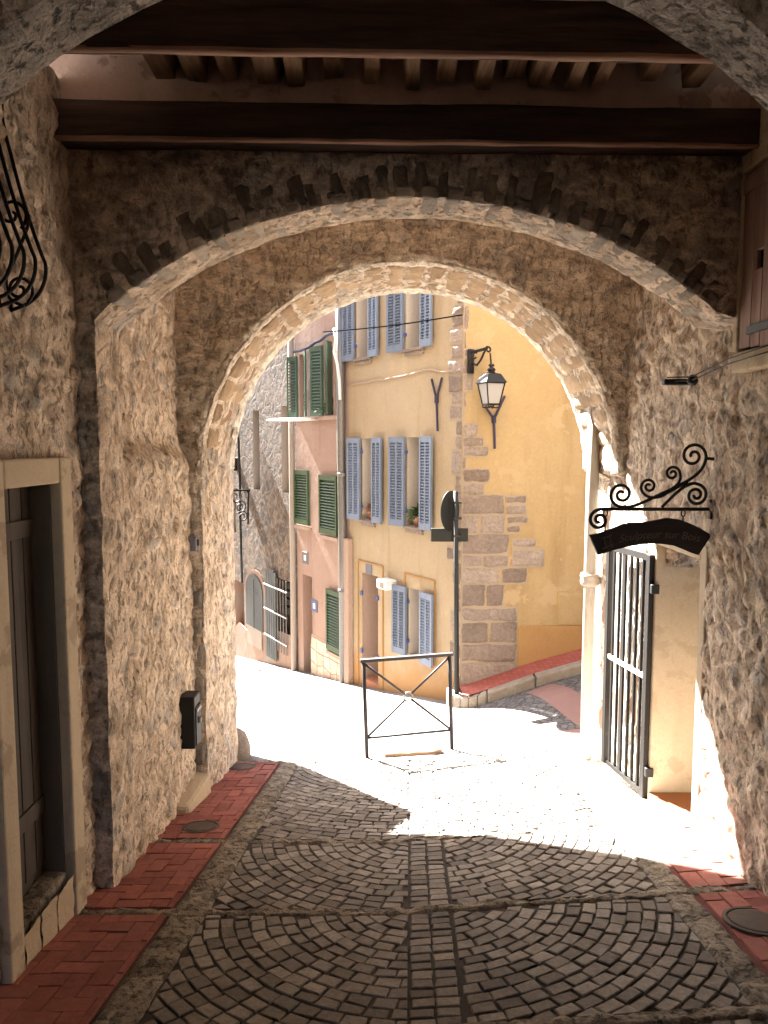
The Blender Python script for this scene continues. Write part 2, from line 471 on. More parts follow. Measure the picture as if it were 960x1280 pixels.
pm = MB(); yq = 4.92; random.seed(31)  # pale slabs invented for the sunlit stretch, to whiten it and bounce light
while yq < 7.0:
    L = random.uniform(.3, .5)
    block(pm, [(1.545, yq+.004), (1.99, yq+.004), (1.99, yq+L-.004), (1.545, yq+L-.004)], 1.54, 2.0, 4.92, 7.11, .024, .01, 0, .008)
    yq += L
setp(pm.build('sunlit_pale_slabs', island('bounce_pale_slabs', (.52,.48,.42), (.62,.58,.52), .85, .006, 18, .4)), kind='structure')
# ------------------------------------------------------------------ the vaulted passage
def vwall(mb, x, y0, y1, z0, z1, n, step, s_, amp, vamp, holes=(), seam=.05, ground=False, xf=None):
    """wall in a plane x = const; n = +1/-1 the side the stone faces"""
    ys_ = merge(lin(y0, y1, step), [h for H in holes for h in H[:2]])
    zs_ = merge(lin(z0, z1, step), [h for H in holes for h in H[2:4]])
    nv = V((n, 0, 0)); rows = []
    for z in zs_:
        r_ = []
        for y in ys_:
            P = V((xf(y, z) if xf else x, y, z)); w = 1.
            for H in holes:
                dy = max(H[0]-y, 0, y-H[1]); dz = max(H[2]-z, 0, z-H[3])
                w = min(w, sstep(0, seam*2, max(dy, dz)))
            r_.append(disp(P, nv, w, s_, amp, vamp*(.3+.7*w)))
        rows.append(r_)
    def skip(i, j):
        zc = (zs_[i]+zs_[i+1])/2; yc = (ys_[j]+ys_[j+1])/2
        return any(H[0] < yc < H[1] and H[2] < zc < H[3] for H in holes)
    mb.grid(rows, skip)

# left wall with the door
LX = -1.68
DY0, DY1, DZ0, DZ1 = 3.19, 3.745, -2.6, -.185
lw = thing('stone_wall', 'shaded rubble wall on the left holding the plank door in a plain plaster surround', 'wall', (LX, 3.4, g(LX, 3.4)))
mb = MB()
vwall(mb, LX, 1.6, 4.35, -2.9, 1.9, 1, .028, 5., .028, .012, [(DY0-.1, DY1+.1, -2.9, DZ1+.1)])
vwall(mb, LX, -8.5, 1.6, -2.9, 1.9, 1, .2, 5., .03, .0)
mb.build('masonry', MT['wall'], lw, True)
mb = MB()
FX = LX+.045
mb.box((LX-.2, DY1, -2.75), (FX, DY1+.135, DZ1+.13)); mb.box((LX-.2, DY0-.13, -2.75), (FX, DY0, DZ1+.13))
mb.box((LX-.2, DY0, DZ1), (FX-.002, DY1, DZ1+.13))
mb.build('door_surround', MT['plaster_tan'], lw, bevel=.012)
mb = MB()
mb.box((LX-.16, DY0-.2, -2.7), (LX-.12, DY1+.0, DZ1+.05))
dr = mb.build('door', MT['door'], lw)
mb = MB()
for i in range(5):
    y = DY0-.02+i*.118
    mb.box((LX-.125, y, -2.18), (LX-.108, y+.11, DZ1-.01))
for z in (-.45, -1.9): mb.box((LX-.11, DY0-.02, z), (LX-.095, DY1-.01, z+.09))
mb.build('plank_facing', MT['door'], dr, bevel=.004)
mb = MB(); mb.box((LX-.3, DY1-.02, -2.6), (LX-.01, DY1+.03, DZ1+.06))
mb.build('door_reveal', plaster('grey_cement_reveal', (.12,.105,.09), (.08,.07,.06), None, 2., .006, .5), lw)
mb = MB(); mb.box((LX-.3, DY0-.05, -2.7), (LX-.0, DY1-.003, -2.235))
ds = mb.build('doorstep', MT['gutter'], lw, bevel=.02)
mb = MB()
for a, b in ((3.2, 3.36), (3.375, 3.54), (3.555, 3.735)):
    rows = [[disp(V((LX+.03, y, z)), V((1,0,0)), 1, 6, .008, .008) for y in lin(a, b, .03)] for z in lin(-2.62, -2.25+random.uniform(-.02,.01), .03)]
    mb.grid(rows)
mb.build('facing_stone', MT['stone_step'], ds, True)

# right wall with the doorway
RX = 2.02
OY0, OY1, OZ0, OZ1 = 4.66, 5.39, -2.6, -.72
rw = thing('stone_wall', 'rough rubble wall on the right, lit by the sun beside the open doorway', 'wall', (RX, 5, g(RX, 5)))
def rxf(y, z):
    return RX-.03*sstep(.3, -.5, z)*sstep(4.6, 3.6, y)+.07*sstep(6.5, 6.9, y)
mb = MB()
vwall(mb, RX, 2.6, 7.36, -3.4, 1.9, -1, .028, 5.6, .027, .012, [(OY0-.02, OY1+.02, -3.4, OZ1+.02), (3.6, 4.2, .41, 1.9)], xf=rxf)
vwall(mb, RX, -8.5, 2.6, -3., 1.9, -1, .2, 5., .03, 0)
mb.build('masonry', MT['wall_rough'], rw, True)
mb = MB()                                       # plaster band of the doorway, reveal, sill
mb.box((RX-.012, OY0-.1, -2.75), (RX+.4, OY0, OZ1+.1)); mb.box((RX-.012, OY0, OZ1), (RX+.4, OY1+.1, OZ1+.1))
mb.build('doorway_surround', MT['plaster_reveal'], rw, bevel=.012)
mb = MB(); mb.box((RX-.015, OY1, -2.9), (RX+.7, OY1+.16, OZ1))
mb.build('doorway_reveal', MT['plaster_reveal'], rw, bevel=.01)
mb = MB()
rows = [[disp(V((RX-.0+x, OY1-.02, OZ1-.10+.05*z)), V((0,-1,0)), 1, 9, .03, .02) for x in lin(.05, .4, .025)] for z in (-1.2, -.6, 0, .6, 1.2, 1.8)]
mb.grid(rows); mb.build('exposed_lintel', MT['wall_rough'], rw, True)
mb = MB(); mb.box((RX-.03, OY0+.002, -2.9), (RX+.7, OY1-.002, OZ0))
mb.build('tiled_sill', MT['tile'], rw, bevel=.015)
mb = MB(); mb.box((RX+.62, OY0, OZ0), (RX+.68, OY1, OZ1))
mb.build('door', MT['door'], rw)
# whitewashed peeling patch beyond the gate
mb = MB()
rows = [[disp(V((RX-.03, y, z)), V((-1,0,0)), sstep(0,.1,min(y-5.55,7.3-y)), 4, .012, .008)+V((.05*(1-sstep(0,.06,min(y-5.55,7.3-y))),0,0)) for y in lin(5.55, 7.3, .04)] for z in lin(-3.2, -.55, .04)]
mb.grid(rows); mb.build('whitewash', MT['white_peel'], rw, True)

# shutter high on the right wall
st = thing('window_shutter', 'faded brown plank shutter with a square hole, high on the right wall', 'shutter', (1.93, 4., .5))
mb = MB()
mb.box((1.955, 3.0, .41), (2.3, 4.23, .52)); mb.box((1.955, 4.17, .52), (2.3, 4.23, 1.55)); mb.box((1.955, 3.0, .52), (2.3, 3.83, 1.9))
mb.box((1.955, 3.83, 1.48), (2.3, 4.23, 1.9))
mb.build('plaster_surround', MT['plaster_tan'], st, bevel=.012)
mb = MB()
for (a, b) in ((3.84, 3.935), (3.94, 4.04), (4.045, 4.165)):
    if a == 3.94:
        mb.box((1.965, a, .53), (1.99, b, .93)); mb.box((1.965, a, 1.03), (1.99, b, 1.46)); mb.box((1.965, a+.06, .93), (1.99, b, 1.03))
    else: mb.box((1.965, a, .53+random.uniform(-.015,.01)), (1.99, b, 1.46))
mb.build('plank', MT['shut_wood'], st, bevel=.004)
mb = MB(); mb.box((2.02, 3.82, .51), (2.05, 4.18, 1.5)); mb.build('shade_panel', MT['black'], st)  # black sheet standing in for the shade behind the hole
mb = MB(); mb.box((1.952, 3.82, .60), (1.964, 4.06, .645))
mb.build('hinge_strap', MT['iron'], st, bevel=.003)
mb = MB(); mb.box((1.955, 3.84, 1.36), (1.964, 4.16, 1.43)); mb.build('rail', MT['shut_wood'], st, bevel=.003)

# ceiling
mb = MB()
rows = [[disp(V((x, y, 2.02 if y > 3.1 else 1.80)), V((0,0,1)), .3, 3, .02, .012) for x in lin(-2.2, 2.4, .12)] for y in lin(2.3, 4.3, .12)]
mb.grid(rows)
mb.box((-2.2, 3.16, 1.78), (2.4, 3.2, 2.05))
mb.grid([[V((x, y, 1.85)) for x in (-2.4, 2.5)] for y in (-8.5, 2.3)])
mb.grid([[disp(V((x, y, 1.95)), V((0,0,1)), .3, 3, .02, .012) for x in lin(-2.2, 2.4, .2)] for y in lin(4.3, 6.4, .2)])
mb.box((-6, -8.5, 2.3), (7, 7.1, 2.5))
setp(mb.build('ceiling', MT['plaster_ceiling'], smooth=False), kind='structure')

def beam(name, label, y, zb, zt, th, tilt):
    t = thing(name, label, 'beam', (0, y, zb), 'dark timber beams across the ceiling')
    mb = MB(); rows = []
    ring = [(0, zb), (0, zt), (th, zt), (th, zb), (0, zb)]
    prof = []
    for a, b in zip(ring, ring[1:]):
        for i in range(4): prof.append((a[0]+(b[0]-a[0])*i/4, a[1]+(b[1]-a[1])*i/4))
    prof.append(prof[0])
    for x in lin(-1.75, 2.05, .06):
        rows.append([V((x, y+tilt*x+dy, z+.0))+noise.noise_vector(V((x*2.2, y+dy*6, z*6)))*.008+noise.noise_vector(V((x*9, dy*20, z*20)))*.003 for dy, z in prof])
    mb.grid(rows); mb.build('timber', MT['beam'], t, True)
    mb = MB()  # paler lower edge: bounce light from the floor put into the wood colour
    rows = [[V((x, y+tilt*x-.006+dy, zb-.012+dz))+noise.noise_vector(V((x*4., dy*30, dz*30+y)))*.006 for dy, dz in ((0,.016),(0,.004),(.02,.0),(.042,.004),(.046,.02))] for x in lin(-1.72, 2.03, .05)]
    mb.grid(rows); mb.build('lit_arris', MT['beam_edge'], t, True)
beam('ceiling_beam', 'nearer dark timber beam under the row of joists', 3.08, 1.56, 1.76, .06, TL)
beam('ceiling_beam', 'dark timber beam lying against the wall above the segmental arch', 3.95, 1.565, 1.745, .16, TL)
mb = MB()
mb.grid([[disp(V((x, 4.075+TL*x-.02*(z-1.7), z)), V((0,-1,0)), .3, 3, .02, .012) for x in lin(-1.75, 2.1, .08)] for z in lin(1.66, 2.06, .05)])
PB = mb
ju = [205,250,290,335,375,420,465,510,555,600,637,676,711,748,810,868]
jnt = None
for i, u in enumerate(ju):
    x = at(u, 110, 4.0).x
    w = .055+random.uniform(-.012, .012)
    mb = MB()
    ln = .04*random.random()
    sk = random.uniform(-.02, .02)
    zb = 1.885+random.uniform(-.035, .03)
    pts = []
    for y, zz in ((3.2, zb+.02), (4.06-ln, zb)):
        for a, b in ((-w*.8, zz), (w*.8, zz+random.uniform(-.01,.01)), (w*1.1, 2.05), (-w*1.1, 2.05)):
            pts.append(V((x+a+sk*(y-3.2)+.02*math.copysign(1,x)*(y-3.6), y, b)))
    mb.add(pts, [(0,1,2,3),(7,6,5,4),(0,4,5,1),(1,5,6,2),(2,6,7,3),(3,7,4,0)])
    side = 'left' if i < 8 else 'right'
    n_ = (i+1) if i < 8 else (len(ju)-i)
    ordn = ['first','second','third','fourth','fifth','sixth','seventh','eighth'][n_-1]
    o = mb.build('ceiling_joist', MT['joist'], None, bevel=.008)
    setp(o, 'rough wooden joist stub behind the nearer beam, %s from the %s wall' % (ordn, side), 'joist', 'row of joists in the ceiling')

# arches -----------------------------------------------------------
def arch_curve(cx, cz, Rr, a0, a1, n, left=None, right=None, zb=-3.4, step=.06):
    """points (x, z) from the left foot over the crown to the right foot"""
    pts = []
    A = [a0+(a1-a0)*i/n for i in range(n+1)]
    arc = [(cx-Rr*math.cos(a), cz+Rr*math.sin(a)) for a in A]
    if left is not None:
        for z in lin(zb, arc[0][1]-step, step): pts.append((left, z))
    pts += arc
    if right is not None:
        for z in lin(arc[-1][1]-step, zb, step): pts.append((right, z))
    return pts
def arch_wall(root, face_mat, soffit_mat, y0, y1, cf, cb, xl, xr, zt, cc, rows=26, s_=4., amp=.02, vamp=.012, back=True, back_mat=None, bx=None, bz=None, nso=12, fine=True):
    def outer(x, z, xl, xr, zt):
        if z <= cc[1]: return (xl if x < cc[0] else xr, z)
        dx, dz = x-cc[0], z-cc[1]
        ts = []
        if dx > 1e-6: ts.append((xr-cc[0])/dx)
        if dx < -1e-6: ts.append((xl-cc[0])/dx)
        if dz > 1e-6: ts.append((zt-cc[1])/dz)
        t = max(1.0, min(ts)); return (cc[0]+dx*t, cc[1]+dz*t)
    def face(mb, curve, y, n, rws, xl, xr, zt, tl):
        G_ = []
        for j in range(rws+1):
            f = j/rws; f = f**1.15
            r_ = []
            for (x, z) in curve:
                ox, oz = outer(x, z, xl, xr, zt)
                X, Z = x+(ox-x)*f, z+(oz-z)*f
                P = V((X, y+tl*X, Z)); w = sstep(0, .08, math.hypot(X-x, Z-z))
                r_.append(disp(P, V((0,n,0)), w, s_, amp, vamp))
            G_.append(r_)
        mb.grid(G_)
    mb = MB(); face(mb, cf, y0, -1, rows, xl, xr, zt, TL)
    mb.build('front_face', face_mat, root, True)
    mb = MB(); G_ = []
    for j in range(nso+1):
        f = j/nso; r_ = []
        for i, ((xa, za), (xb, zb_)) in enumerate(zip(cf, cb)):
            X, Z = xa+(xb-xa)*f, za+(zb_-za)*f
            P = V((X, y0+TL*X+(y1-y0)*f, Z))
            n = V((cc[0]-X, 0, cc[1]-Z)) if Z > cc[1] else V((1 if X < cc[0] else -1, 0, 0))
            r_.append(disp(P, n.normalized(), sstep(0, .3, min(f, 1-f)), s_*1.1, amp*1.0, vamp))
        G_.append(r_)
    mb.grid(G_); mb.build('soffit', soffit_mat, root, True)
    if back:
        mb = MB(); face(mb, cb, y1, 1, 8 if bx else 10, (bx or (xl, xr))[0], (bx or (xl, xr))[1], bz or zt, TL)
        mb.build('back_face', back_mat or face_mat, root, True)
def voussoirs(mb, cx, cz, Rr, a0, a1, n, y0, y1, r0, r1, gap=.12, jit=.02, skipf=None):
    """separate rough stone blocks round the arc; r0/r1 offsets from the intrados"""
    ds = [random.uniform(.75, 1.25) for _ in range(n)]; tot = sum(ds); a = a0
    for d in ds:
        da = (a1-a0)*d/tot
        A0, A1 = a+da*gap*.5, a+da*(1-gap*.5); a += da
        rt = r1*random.uniform(.7, 1.15)
        p = random.uniform(-jit, jit)*.5
        pts = []
        m = 5
        def P(aa, rr, y): return V((cx-(Rr+rr)*math.cos(aa), y+TL*(cx-(Rr+rr)*math.cos(aa)), cz+(Rr+rr)*math.sin(aa)))
        # front face grid and soffit grid sharing the arris
        rows = []
        prof = [(rt, y0-.0), (rt*.6, y0-.012+p), (.06, y0-.014+p), (r0+.008, y0-.004+p), (r0, y0+.03), (r0-.004, y0+.5*(y1-y0)), (r0, y1)]
        for (rr, y) in prof:
            row = []
            for i in range(m+1):
                f = i/m; e = min(f, 1-f)
                aa = A0+(A1-A0)*f
                sh = .016*(1-sstep(0, .25, e))
                pp = P(aa, rr+(sh if y > y0+.02 else 0), y+(sh if y <= y0+.02 else 0))
                row.append(pp+noise.noise_vector(pp*14.)*.007)
            rows.append(row)
        mb.grid(rows)

# segmental arch nearest to the beams
NA = thing('stone_arch', 'wide low segmental arch of dark stones across the passage', 'arch', (.17, 4.2, g(.17, 4.2)))
acx, acz, aR = .175, -1.30, 2.645
aa0 = math.asin((.74-acz)/aR)
cf = arch_curve(acx, acz, aR, aa0, math.pi-aa0, 90, left=-1.57, right=2.08, zb=-2.95)
cb = arch_curve(acx+.01, acz-.01, aR, aa0, math.pi-aa0, 90, left=-1.56, right=2.08, zb=-2.95)
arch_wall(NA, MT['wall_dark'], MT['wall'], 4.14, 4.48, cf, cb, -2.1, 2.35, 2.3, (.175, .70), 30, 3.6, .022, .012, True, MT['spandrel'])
mb = MB(); voussoirs(mb, acx, acz, aR, aa0+.01, math.pi-aa0-.01, 30, 4.135, 4.45, -.008, .05, .26)
mb.build('voussoir', MT['vous_grey'], NA, True)
mb = MB()                                        # dark faces of the ring
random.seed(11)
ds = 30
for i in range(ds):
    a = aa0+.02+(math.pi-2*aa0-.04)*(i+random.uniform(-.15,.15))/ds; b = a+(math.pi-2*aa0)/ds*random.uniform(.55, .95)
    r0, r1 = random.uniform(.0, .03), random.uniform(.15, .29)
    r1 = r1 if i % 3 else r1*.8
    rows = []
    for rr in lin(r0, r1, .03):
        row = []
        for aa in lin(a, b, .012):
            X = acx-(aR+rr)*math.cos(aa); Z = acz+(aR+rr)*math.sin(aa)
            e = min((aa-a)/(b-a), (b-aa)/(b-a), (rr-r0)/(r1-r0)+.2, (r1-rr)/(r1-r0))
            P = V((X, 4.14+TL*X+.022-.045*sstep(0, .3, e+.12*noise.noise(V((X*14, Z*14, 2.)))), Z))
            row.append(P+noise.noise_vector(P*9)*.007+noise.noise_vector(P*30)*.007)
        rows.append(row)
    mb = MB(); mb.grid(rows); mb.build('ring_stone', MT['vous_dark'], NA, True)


PB.build('plaster_band', plaster('plaster_mauve', (.42,.315,.27), (.27,.195,.165), None, 1.4, .01, .5, .5, (.27,.195,.165)), NA, True)
# chamber walls between the two arches (left)
cl = thing('stone_wall', 'pale rubble wall on the left between the two arches, carrying the black letter box', 'wall', (-1.6, 5.3, g(-1.6, 5.3)))
mb = MB()
def cxf(y, z):
    return -1.585-.012*(y-4.5)-.085*sstep(-.12, .04, z)
vwall(mb, 0, 4.42, 6.25, -3.2, 1.98, 1, .026, 5., .027, .013, xf=cxf)
mb.build('masonry', MT['wall'], cl, True)

# far round arch
FA = thing('stone_arch', 'round rubble arch opening onto the sunlit street', 'arch', (.23, 6.8, g(.23, 6.8)))
fcx, fcz, fR = .225, -.235, 1.725
cf = arch_curve(fcx, fcz, fR, 0, math.pi, 110, left=-1.50, right=2.10, zb=-3.4)
cb = arch_curve(fcx+.03, fcz-.01, fR, 0, math.pi, 110, left=-1.475, right=2.10, zb=-3.4)
arch_wall(FA, MT['spandrel'], MT['wall'], 6.12, 7.27, cf, cb, -1.95, 2.4, 2.3, (fcx, fcz), 34, 3.4, .03, .016, True, MT['exterior'], (-7, 8), 6.5, 30)
mb = MB(); random.seed(5)
voussoirs(mb, fcx+.01, fcz, fR, .12, math.pi-.05, 27, 6.23, 7.1, -.016, .03, .17)
mb.build('voussoir', MT['vous_brown'], FA, True)
def edge_band(mb, cx, cz, Rr, a0, a1, y0, y1, r0, r1, step=.012):
    """ragged lime band: lies on the soffit, wraps round the arris"""
    rows = []
    n = int((a1-a0)/step)
    for i in range(n+1):
        aa = a0+(a1-a0)*i/n
        s_ = V((aa*4, y0*3, 1))
        wv = 1+.45*noise.noise(s_*2.)+.3*noise.noise(s_*7.)
        row = []
        for (rr, y) in ((r1*wv*1.2, y0+.012), (r1*wv, y0-.008), (r1*.2, y0+.012), (r0, y0+.045), (r0-.008, y0+(y1-y0)*wv*.7), (.014, y0+(y1-y0)*wv)):
            X = cx-(Rr+rr)*math.cos(aa); Z = cz+(Rr+rr)*math.sin(aa)
            P = V((X, y+TL*X, Z)); row.append(P+noise.noise_vector(P*11.)*.016+noise.noise_vector(P*34.)*.011)
        rows.append(row)
    mb.grid(rows)
mb = MB(); edge_band(mb, fcx, fcz, fR, -.02, math.pi-.02, 6.11, 6.20, -.012, .04)
mb.build('lime_edge', MT['limewash'], FA, True)
mb = MB()
rows = []
for i in range(261):
    aa = .02+(math.pi-.04)*i/260
    wv = 1+.4*noise.noise(V((aa*9, 3, 1)))+.3*noise.noise(V((aa*27, 3, 1)))
    row = []
    for rr, y in ((.0, 7.27-.2*wv), (-.02, 7.27-.13*wv), (-.022, 7.22), (-.005, 7.275), (.05, 7.295), (.12*wv, 7.28)):
        X = fcx+.03-(fR+rr)*math.cos(aa); Z = fcz-.01+(fR+rr)*math.sin(aa)
        P = V((X, y+TL*X, Z)); row.append(P+noise.noise_vector(P*10.)*.012+noise.noise_vector(P*30.)*.006)
    rows.append(row)
mb.grid(rows)
mb.build('lime_edge', MT['limewash'], FA, True)
mb = MB()                                        # dark dressed stones up the front of the left pier
zz = -2.98; random.seed(3)
while zz < -1.05:
    h = random.uniform(.22, .34); h = min(h, -.98-zz)
    rows = [[disp(V((x, 6.105+TL*x, z))+V((0,.03*(1-sstep(0,.25,min((x+1.62)/.115,(-1.505-x)/.115,(z-zz)/h,(zz+h-.012-z)/h))),0)), V((0,-1,0)), .4, 9, .012, .005) for x in lin(-1.62, -1.505, .02)] for z in lin(zz, zz+h-.012, .03)]
    mb.grid(rows); zz += h
mb.build('pier_stone', MT['vous_grey'], FA, True)
# outer side: unseen slab left of the opening, added and shaped to shadow the ground
mb = MB()
prof = [(-4.5,-6),(-2.37,-6),(-2.37,-1.74),(-2.04,-.83),(-1.94,1.14),(-2.46,1.73),(-1.84,2.04),(-1.37,2.79),(-1.17,3.36),(-1.1,6.5),(-4.5,6.5)]
mb.prism([V((x, 0, z)) for x, z in prof], (0,1,0), 8.86, 9.0)
mb.build('shadow_slab', MT['exterior'], FA)
mb = MB(); mb.prism([V((-2.62,9.01,0)), V((-2.62-.665*16,25,0)), V((-18,25,0)), V((-6,9.01,0))], (0,0,1), -12, 6.2)
mb.build('street_wing', MT['exterior'], FA)

# foreground arch: only its haunches show in the top corners
fa = thing('stone_arch', 'foreground arch of hammered grey stone showing only in the top corners', 'arch', (.03, 2.4, g(.03, 2.4)))
gcx, gcz, gR = .03, -.33, 1.887
cf = arch_curve(gcx, gcz, gR, 0, math.pi, 100, left=-1.9, right=2.2, zb=-2.9)
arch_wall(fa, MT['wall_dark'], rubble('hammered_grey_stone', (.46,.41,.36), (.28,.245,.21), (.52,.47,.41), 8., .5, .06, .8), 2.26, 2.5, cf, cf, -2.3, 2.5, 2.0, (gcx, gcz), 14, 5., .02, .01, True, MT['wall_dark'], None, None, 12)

# ------------------------------------------------------------------ houses across the street
FD = (-.63, 1.)
P0 = (1.11, 10.47)
fy = Frame(P0, FD)                               # yellow house, street side
def ground_along(fr, t): p = fr.p(t, 0, 0); return g(p.x, p.y)
def facade(mb, fr, t0, t1, z0, z1, holes):
    ts = sorted(set([t0, t1]+[h for H in holes for h in H[:2]])); zs = sorted(set([z0, z1]+[h for H in holes for h in H[2:]]))
    rows = [[fr.p(t, 0, z) for t in ts] for z in zs]
    def skip(i, j):
        zc = (zs[i]+zs[i+1])/2; tc = (ts[j]+ts[j+1])/2
        return any(H[0] < tc < H[1] and H[2] < zc < H[3] for H in holes)
    mb.grid(rows, skip)
def reveal(mb, fr, H, dep):
    t0, t1, z0, z1 = H
    mb.fbox(fr, t0-.05, t0, z0-.05, z1+.05, -dep, -.004); mb.fbox(fr, t1, t1+.05, z0-.05, z1+.05, -dep, -.004)
    mb.fbox(fr, t0, t1, z1, z1+.05, -dep, -.004); mb.fbox(fr, t0, t1, z0-.05, z0, -dep, -.004)
def louvre(mb, fr, t0, t1, z0, z1, n0, th=.035, cols=2, pitch=.05, ang=0.):
    """one louvred leaf; ang swings the free edge off the wall"""
    w = t1-t0; s_ = .045*min(1, abs(w)/.4)+.0; sg = 1 if w > 0 else -1; w = abs(w)
    def bx(a, b, c, d, e, f):
        P = []
        for z in (c, d):
            for (aa, nn) in ((a, e), (b, e), (b, f), (a, f)):
                P.append(fr.p(t0+sg*(aa*math.cos(ang)-(nn)*math.sin(ang)*0), n0+nn+aa*math.sin(ang), z))
        if sg < 0: P = [P[1], P[0], P[3], P[2], P[5], P[4], P[7], P[6]]
        mb.hexa(P)
    bx(0, s_, z0, z1, 0, th); bx(w-s_, w, z0, z1, 0, th)
    bx(s_, w-s_, z1-.09, z1, .002, th-.002); bx(s_, w-s_, z0, z0+.11, .002, th-.002)
    cw = (w-2*s_)/cols
    for c_ in range(1, cols): bx(s_+c_*cw-.018, s_+c_*cw+.018, z0+.11, z1-.09, .002, th-.004)
    bx(s_, w-s_, z0+.11, z1-.09, .004, .007)
    z = z0+.125
    while z < z1-.115:
        a, b = s_, w-s_
        P = []
        for (zz, nn) in ((z, th-.004), (z+pitch*.62, .010)):
            for aa in (a, b): P.append(fr.p(t0+sg*aa*math.cos(ang), n0+nn+aa*math.sin(ang), zz))
        for (zz, nn) in ((z+.008, th-.004), (z+pitch*.62+.008, .010)):
            for aa in (a, b): P.append(fr.p(t0+sg*aa*math.cos(ang), n0+nn+aa*math.sin(ang), zz))
        mb.add(P, [(0,1,3,2),(4,6,7,5),(0,4,5,1),(2,3,7,6),(0,2,6,4),(1,5,7,3)])
        z += pitch

yb = thing('town_house', 'yellow plastered corner house with blue louvred shutters and bare stone quoins', 'house', (P0[0], P0[1], g(*P0)))
TE = fy.T(436.5, 600)                            # far end of the yellow facade
def win_y(uL, uR, vt, vb, us, uo):               # opening pixels + shutters
    t0 = fy.T(uR); t1 = fy.T(uL)
    return t0, t1, vt, vb
W = []                                           # (t0,t1,z0,z1, tShNear, tShFar)
for (uFa, uOa, uOb, uNb, vt, vb) in ((439.5, 453, 468, 480.5, 548, 650), (493, 509, 528, 543.5, 546.5, 658),
                                     (434, 446, 464, 476, 340, 447), (490, 507, 528, 543, 330, 435),
                                     (496, 511.5, 529, 545.5, 737, 822)):
    t1 = fy.T(uOa); t0 = fy.T(uOb)
    um = (uOa+uOb)/2
    z0 = fy.px(um, vb)[1]; z1 = fy.px(um, vt)[1]
    W.append((t0, t1, z0, z1, fy.T(uNb, vb), fy.T(uFa, vb)))
door_t = (fy.T(472.5), fy.T(452.5)); dz1 = fy.px(462, 718)[1]; dz0 = fy.px(462, 851)[1]
holes = [w[:4] for w in W]+[(door_t[0], door_t[1], dz0-.5, dz1)]
mb = MB(); facade(mb, fy, 0, TE, -6.5, 6.5, holes)
mb.build('street_wall', MT['yellow'], yb)
fs = Frame(P0, (1, .03), -1)                     # yellow house, side on the lane
mb = MB(); facade(mb, fs, 0, 9, -6.5, 6.5, [])
mb.build('lane_wall', MT['yellow_side'], yb)
mb = MB()                                        # roof and back, so the house is a solid
A = fy.p(0,0,6.5); B = fy.p(TE,0,6.5); C_ = fs.p(9,0,6.5); D_ = B+(C_-A)
for n_, (a, b, c_, d_) in enumerate(((A,B,D_,C_),)):
    mb.prism([a,b,c_,d_], (0,0,1), 0, .15)
mb.build('roof', MT['terra'], yb)
for i, w in enumerate(W):
    t0, t1, z0, z1, tn, tf = w
    mb = MB(); reveal(mb, fy, w[:4], .42)
    wo = mb.build('window', MT['reveal'], yb)
    mb = MB(); mb.fbox(fy, t0, t1, z0, z1, -.42, -.40); mb.build('pane', MT['glass'], wo)
    mb = MB(); tm = (t0+t1)/2
    for a, b in ((t0, t0+.05), (t1-.05, t1), (tm-.03, tm+.03)): mb.fbox(fy, a, b, z0, z1, -.40, -.36)
    for z in (z0, (z0+z1)/2, z1-.05): mb.fbox(fy, t0+.05, t1-.05, z, z+.05, -.398, -.362)
    mb.build('frame', MT['white'], wo)
    if i < 4:
        mb = MB()
        mb.fbox(fy, t0-.06, t1+.02, z0-.05, z0-.005, -.3, .07); mb.fbox(fy, t0-.04, t1-.0, z0-.11, z0-.052, -.1, .04)
        mb.build('sill', MT['quoin'], wo, bevel=.008)
    zl = z0-(.02 if i < 4 else .02)
    for (hinge, free, a) in ((t1+.005, tf, .10+random.uniform(-.05,.05)), (t0-.005, tn, .04+random.uniform(-.03,.05))):
        mb = MB(); wd = (free-hinge)
        louvre(mb, fy, hinge, hinge+wd, zl, z1+.01, .03, .042, 2, .046, a)
        sh = mb.build('shutter', MT['blue'], yb)
        for z in (zl+.22, z1-.25):
            mb = MB(); mb.fbox(fy, hinge-.03, hinge+.03, z, z+.05, .0, .045); mb.build('hinge', MT['blue_dark'], sh)
# plaster borders round the door and lower window
def border(fr, t0, t1, z0, z1, wd, n1, mat, name, root, foot=False):
    mb = MB()
    mb.fbox(fr, t0, t0+wd, z0, z1, .0, n1); mb.fbox(fr, t1-wd, t1, z0, z1, .0, n1); mb.fbox(fr, t0+wd, t1-wd, z1-wd, z1, .0, n1)
    return mb.build(name, mat, root)
border(fy, fy.T(479.5), fy.T(447.5), fy.px(462, 857)[1]-.4, fy.px(462, 703)[1], .025, .02, MT['ochre'], 'door_border', yb)
w = W[4]; border(fy, w[0]-.33, w[1]+.12, w[2]-.02, w[3]+.22, .025, .02, MT['ochre'], 'window_border', yb)
mb = MB(); mb.fbox(fy, door_t[0], door_t[1], dz0-.5, dz1, -.5, -.46)
dd = mb.build('door', MT['pink_pale'], yb)
mb = MB(); reveal(mb, fy, (door_t[0], door_t[1], dz0-.5, dz1), .47); mb.build('door_reveal', MT['pink_pale'], yb)
mb = MB(); mb.fbox(fy, door_t[0]+.003, door_t[1]-.003, dz0-.7, dz0, -.45, .0); mb.build('doorstep', MT['terra'], yb)
for tt in door_t:
    for z in (dz0+.45, dz1-.4):
        mb = MB(); mb.fbox(fy, tt-.03, tt+.03, z, z+.07, .0, .03); mb.build('door_hook', MT['blue_dark'], yb)
mb = MB(); t_, z_ = fy.px(461.5, 711); mb.fbox(fy, t_-.1, t_+.1, z_-.09, z_+.09, .0, .015)
mb.build('number_plate', MT['plate'], yb, bevel=.006)
